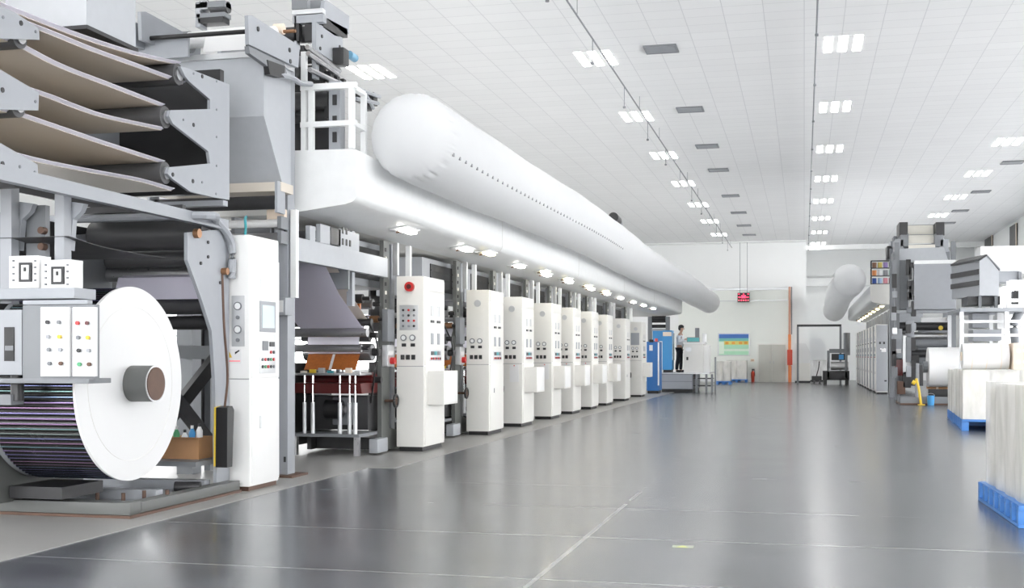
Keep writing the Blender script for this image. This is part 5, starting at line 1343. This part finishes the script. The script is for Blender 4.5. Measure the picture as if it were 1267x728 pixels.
for i, (x0, y0, x1, y1, nm, m, lb, cat) in enumerate(((1139, 479, 1172, 488, 'flat_carton', 'carton', 'brown carton lying on the base of the opposite roll stand', 'carton'), (1136.5, 489, 1145.5, 496.5, 'blue_bucket', 'bluem', 'small blue bucket at the foot of the opposite roll stand', 'bucket'))):
    a, c = pt(x0, y0, yv), pt(x1, y1, yv)
    if i == 0:
        z = .425; t = thing(nm, lb, cat, (a.x, yv + .3, z)); box(a.x + .2, a.x + .75, yv + .25, yv + .5, z, z + .09, bev=.006).build('carton_body', m, t); box(a.x + .44, a.x + .5, yv + .249, yv + .501, z - .0, z + .093).build('tape', 'pcarton', t)
    else:
        t = thing(nm, lb, cat, (a.x + .25, yv - .66, .006)); a.x += .16; MB().cyl((a.x + .1, yv - .66, .006), (a.x + .1, yv - .66, .27), .085, 18, r2=.1).build('bucket_body', m, t)
        MB().tube([(a.x + .1 + .1 * math.cos(k * PI / 10), yv - .66, .27 + .06 * math.sin(k * PI / 10)) for k in range(11)], .006, 6).build('handle', 'steel', t)
a, c = pt(1131, 468, yv), pt(1137, 490, yv)
t = thing('yellow_jack', 'yellow hand lever leaning at the opposite roll stand', 'hand lever', (a.x, yv - .6, 0))
MB().tube([(a.x, yv - .62, a.z), ((a.x + c.x) / 2, yv - .62, (a.z + c.z) / 2), (c.x, yv - .62, .03)], .035, 8).build('lever', 'yellow', t)
box(c.x - .08, c.x + .1, yv - .7, yv - .54, .006, .03).build('foot', 'yellow', t)
cyl((a.x - .1, yv - .62, .65), (a.x - .02, yv - .62, .6), .06, 10).build('knob', 'yellow', t)

# raised deck beside the tower with house-shaped dryer hood, duct and pipes
yd = 34.6
t = thing('raised_deck', 'grey raised deck on posts beside the opposite press tower', 'raised deck', (5.5, yd, 0))
zd = pt(1200, 382, yd).z
a, c = pt(1186, 382, yd), pt(1290, 382, yd)
box(a.x, c.x, yd - .4, yd + 2.6, zd - .1, zd, bev=.006).build('deck', 'grey', t)
for px in (1188, 1243, 1285):
    for y in (yd - .35, yd + 2.4):
        q = pt(px, 400, yd); box(q.x - .05, q.x + .05, y, y + .1, .006, zd - .1).build('post', 'alu', t)
for py in (398, 415): q = pt(1200, py, yd); box(a.x + .1, c.x, yd + .1, yd + .18, q.z - .04, q.z + .04).build('pipe_rail', 'white', t)
bx2(1203, 388, 1224, 406, yd + .5, .8, 'motor_housing', 'plate', .03, t)
bx2(1204, 408, 1240, 422, yd + .4, 1.0, 'pale_cabinet', 'plate', .02, t)
MB().tube(curve([pt(1262, 386, yd + .4), pt(1255, 400, yd + .4), pt(1256, 420, yd + .4), pt(1258, 436, yd + .4)], 6), .12, 12).build('flexible_hose', 'mid', t)
box(pt(1236, 386, yd).x, pt(1248, 386, yd).x, yd + .35, yd + .75, pt(1240, 407, yd).z, zd - .101, bev=.05).build('white_tank', 'disc', t)
t = thing('dryer_hood', 'house-shaped pale grey dryer hood standing on the raised deck', 'dryer hood', (5, yd, zd))
q = [pt(x, y, yd + .1) for x, y in ((1212, 366), (1212, 323), (1221, 317), (1236, 335), (1236, 366))]
MB().prism(q, (0, .03, 0)).build('gable_panel', 'pplate', t)
dy = Vector((-.5, 1.9, 0))
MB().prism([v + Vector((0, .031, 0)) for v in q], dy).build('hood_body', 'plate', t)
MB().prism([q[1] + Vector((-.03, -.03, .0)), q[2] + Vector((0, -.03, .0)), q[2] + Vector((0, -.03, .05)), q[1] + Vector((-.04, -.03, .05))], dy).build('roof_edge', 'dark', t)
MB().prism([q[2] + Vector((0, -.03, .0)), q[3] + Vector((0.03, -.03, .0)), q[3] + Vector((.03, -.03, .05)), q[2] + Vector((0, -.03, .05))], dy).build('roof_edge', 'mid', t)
for v in (.3, .62):
    z = q[0].z + (q[1].z - q[0].z) * v
    MB().prism([(q[0].x - .03, yd + .14, z), (q[0].x - .03, yd + .14, z + .14), (q[0].x - .002, yd + .14, z + .14), (q[0].x - .002, yd + .14, z)], dy).build('side_band', 'dark', t)
for px in (1214, 1234):
    v = pt(px, 366, yd + .1); box(v.x - .04, v.x + .04, yd + .3, yd + .4, zd + .001, v.z).build('leg', 'mid', t)
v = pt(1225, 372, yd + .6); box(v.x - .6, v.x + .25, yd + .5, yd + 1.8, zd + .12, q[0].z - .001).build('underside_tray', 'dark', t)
t = thing('white_duct', 'broad white box duct on the raised deck behind the dryer hood', 'duct', (7, yd + 2, zd))
bx2(1213, 305, 1285, 336, yd + 2.3, 1.2, 'duct_body', 'white', .03, t)
q = pt(1240, 336, yd + 2.3)
box(q.x - .3, q.x - .22, yd + 2.4, yd + 2.48, zd + .001, q.z).build('leg', 'mid', t)
q = pt(1275, 336, yd + 2.3); box(q.x - .3, q.x - .22, yd + 2.4, yd + 2.48, zd + .001, q.z).build('leg', 'mid', t)
bx2(1226, 336, 1262, 350, yd + 2.5, .8, 'brown_underside', 'grey', .02, t)
t = thing('pipe_scaffold', 'white tubular pipe scaffold standing on the raised deck at its end', 'pipe frame', (7, yd, zd))
for px in (1243, 1247, 1262, 1275):
    a = pt(px, 348 if px != 1243 else 372, yd + .15); box(a.x - .035, a.x + .035, yd + .12, yd + .2, zd + .001, a.z).build('post', 'white', t)
for py in (349, 355, 372, 379):
    a, c = pt(1247, py, yd + .15), pt(1275, py, yd + .15); box(a.x + .036, c.x - .036, yd + .13, yd + .19, a.z - .05, a.z + .05).build('pipe_rail', 'white', t)
a, c = pt(1253, 360, yd + .3), pt(1262, 369, yd + .3); box(a.x, c.x, yd + .21, yd + .6, zd + .001, a.z, bev=.03).build('motor', 'dark', t)

# small floor sticker
p = P(845, 677, Z=0)
t = thing('floor_sticker', 'small faded yellow green sticker on the dark floor of the aisle', 'floor sticker', (p.x, p.y, .001))
box(p.x - .075, p.x + .075, p.y - .05, p.y + .06, .0005, .002).build('sticker_base', mat('pale_sticker', (.42, .45, .36), .4), t)
MB().prism([(p.x - .05, p.y - .045, .0022), (p.x + .04, p.y - .045, .0022), (p.x, p.y + .05, .0022)], (0, 0, .0006)).build('printed_triangle', mat('yellow_green_print', (.62, .66, .22), .4), t)

# ------------------------------------------------------------------ world and view
w = bpy.data.worlds.new('world'); S.world = w; w.use_nodes = True
w.node_tree.nodes['Background'].inputs['Color'].default_value = (.985, .99, 1, 1); w.node_tree.nodes['Background'].inputs['Strength'].default_value = 6.9
# overcast sky over darker ground outside the added windows, graded to even the ceiling light
wn = w.node_tree; wt = wn.nodes.new('ShaderNodeTexCoord'); ws = wn.nodes.new('ShaderNodeSeparateXYZ'); wm = wn.nodes.new('ShaderNodeMapRange')
wn.links.new(wt.outputs['Generated'], ws.inputs['Vector']); wn.links.new(ws.outputs['Z'], wm.inputs['Value'])
for k_, v_ in (('From Min', -.78), ('From Max', -.30), ('To Min', 1.3), ('To Max', 7.6)): wm.inputs[k_].default_value = v_
wn.links.new(wm.outputs['Result'], wn.nodes['Background'].inputs['Strength'])
S.view_settings.view_transform = 'Standard'; S.view_settings.look = 'None'; S.view_settings.gamma = 1; S.view_settings.use_curve_mapping = False
S.view_settings.exposure = 0.33
S.cycles.max_bounces = 10; S.cycles.diffuse_bounces = 7; S.cycles.glossy_bounces = 4; S.cycles.transparent_max_bounces = 12
S.cycles.sample_clamp_indirect = 6
for o in list(COL.objects):     # copies keep a true label each; nothing left unlabelled
    if o.parent is None and o.type == 'EMPTY' and not o.get('label'): print('UNLABELLED', o.name)
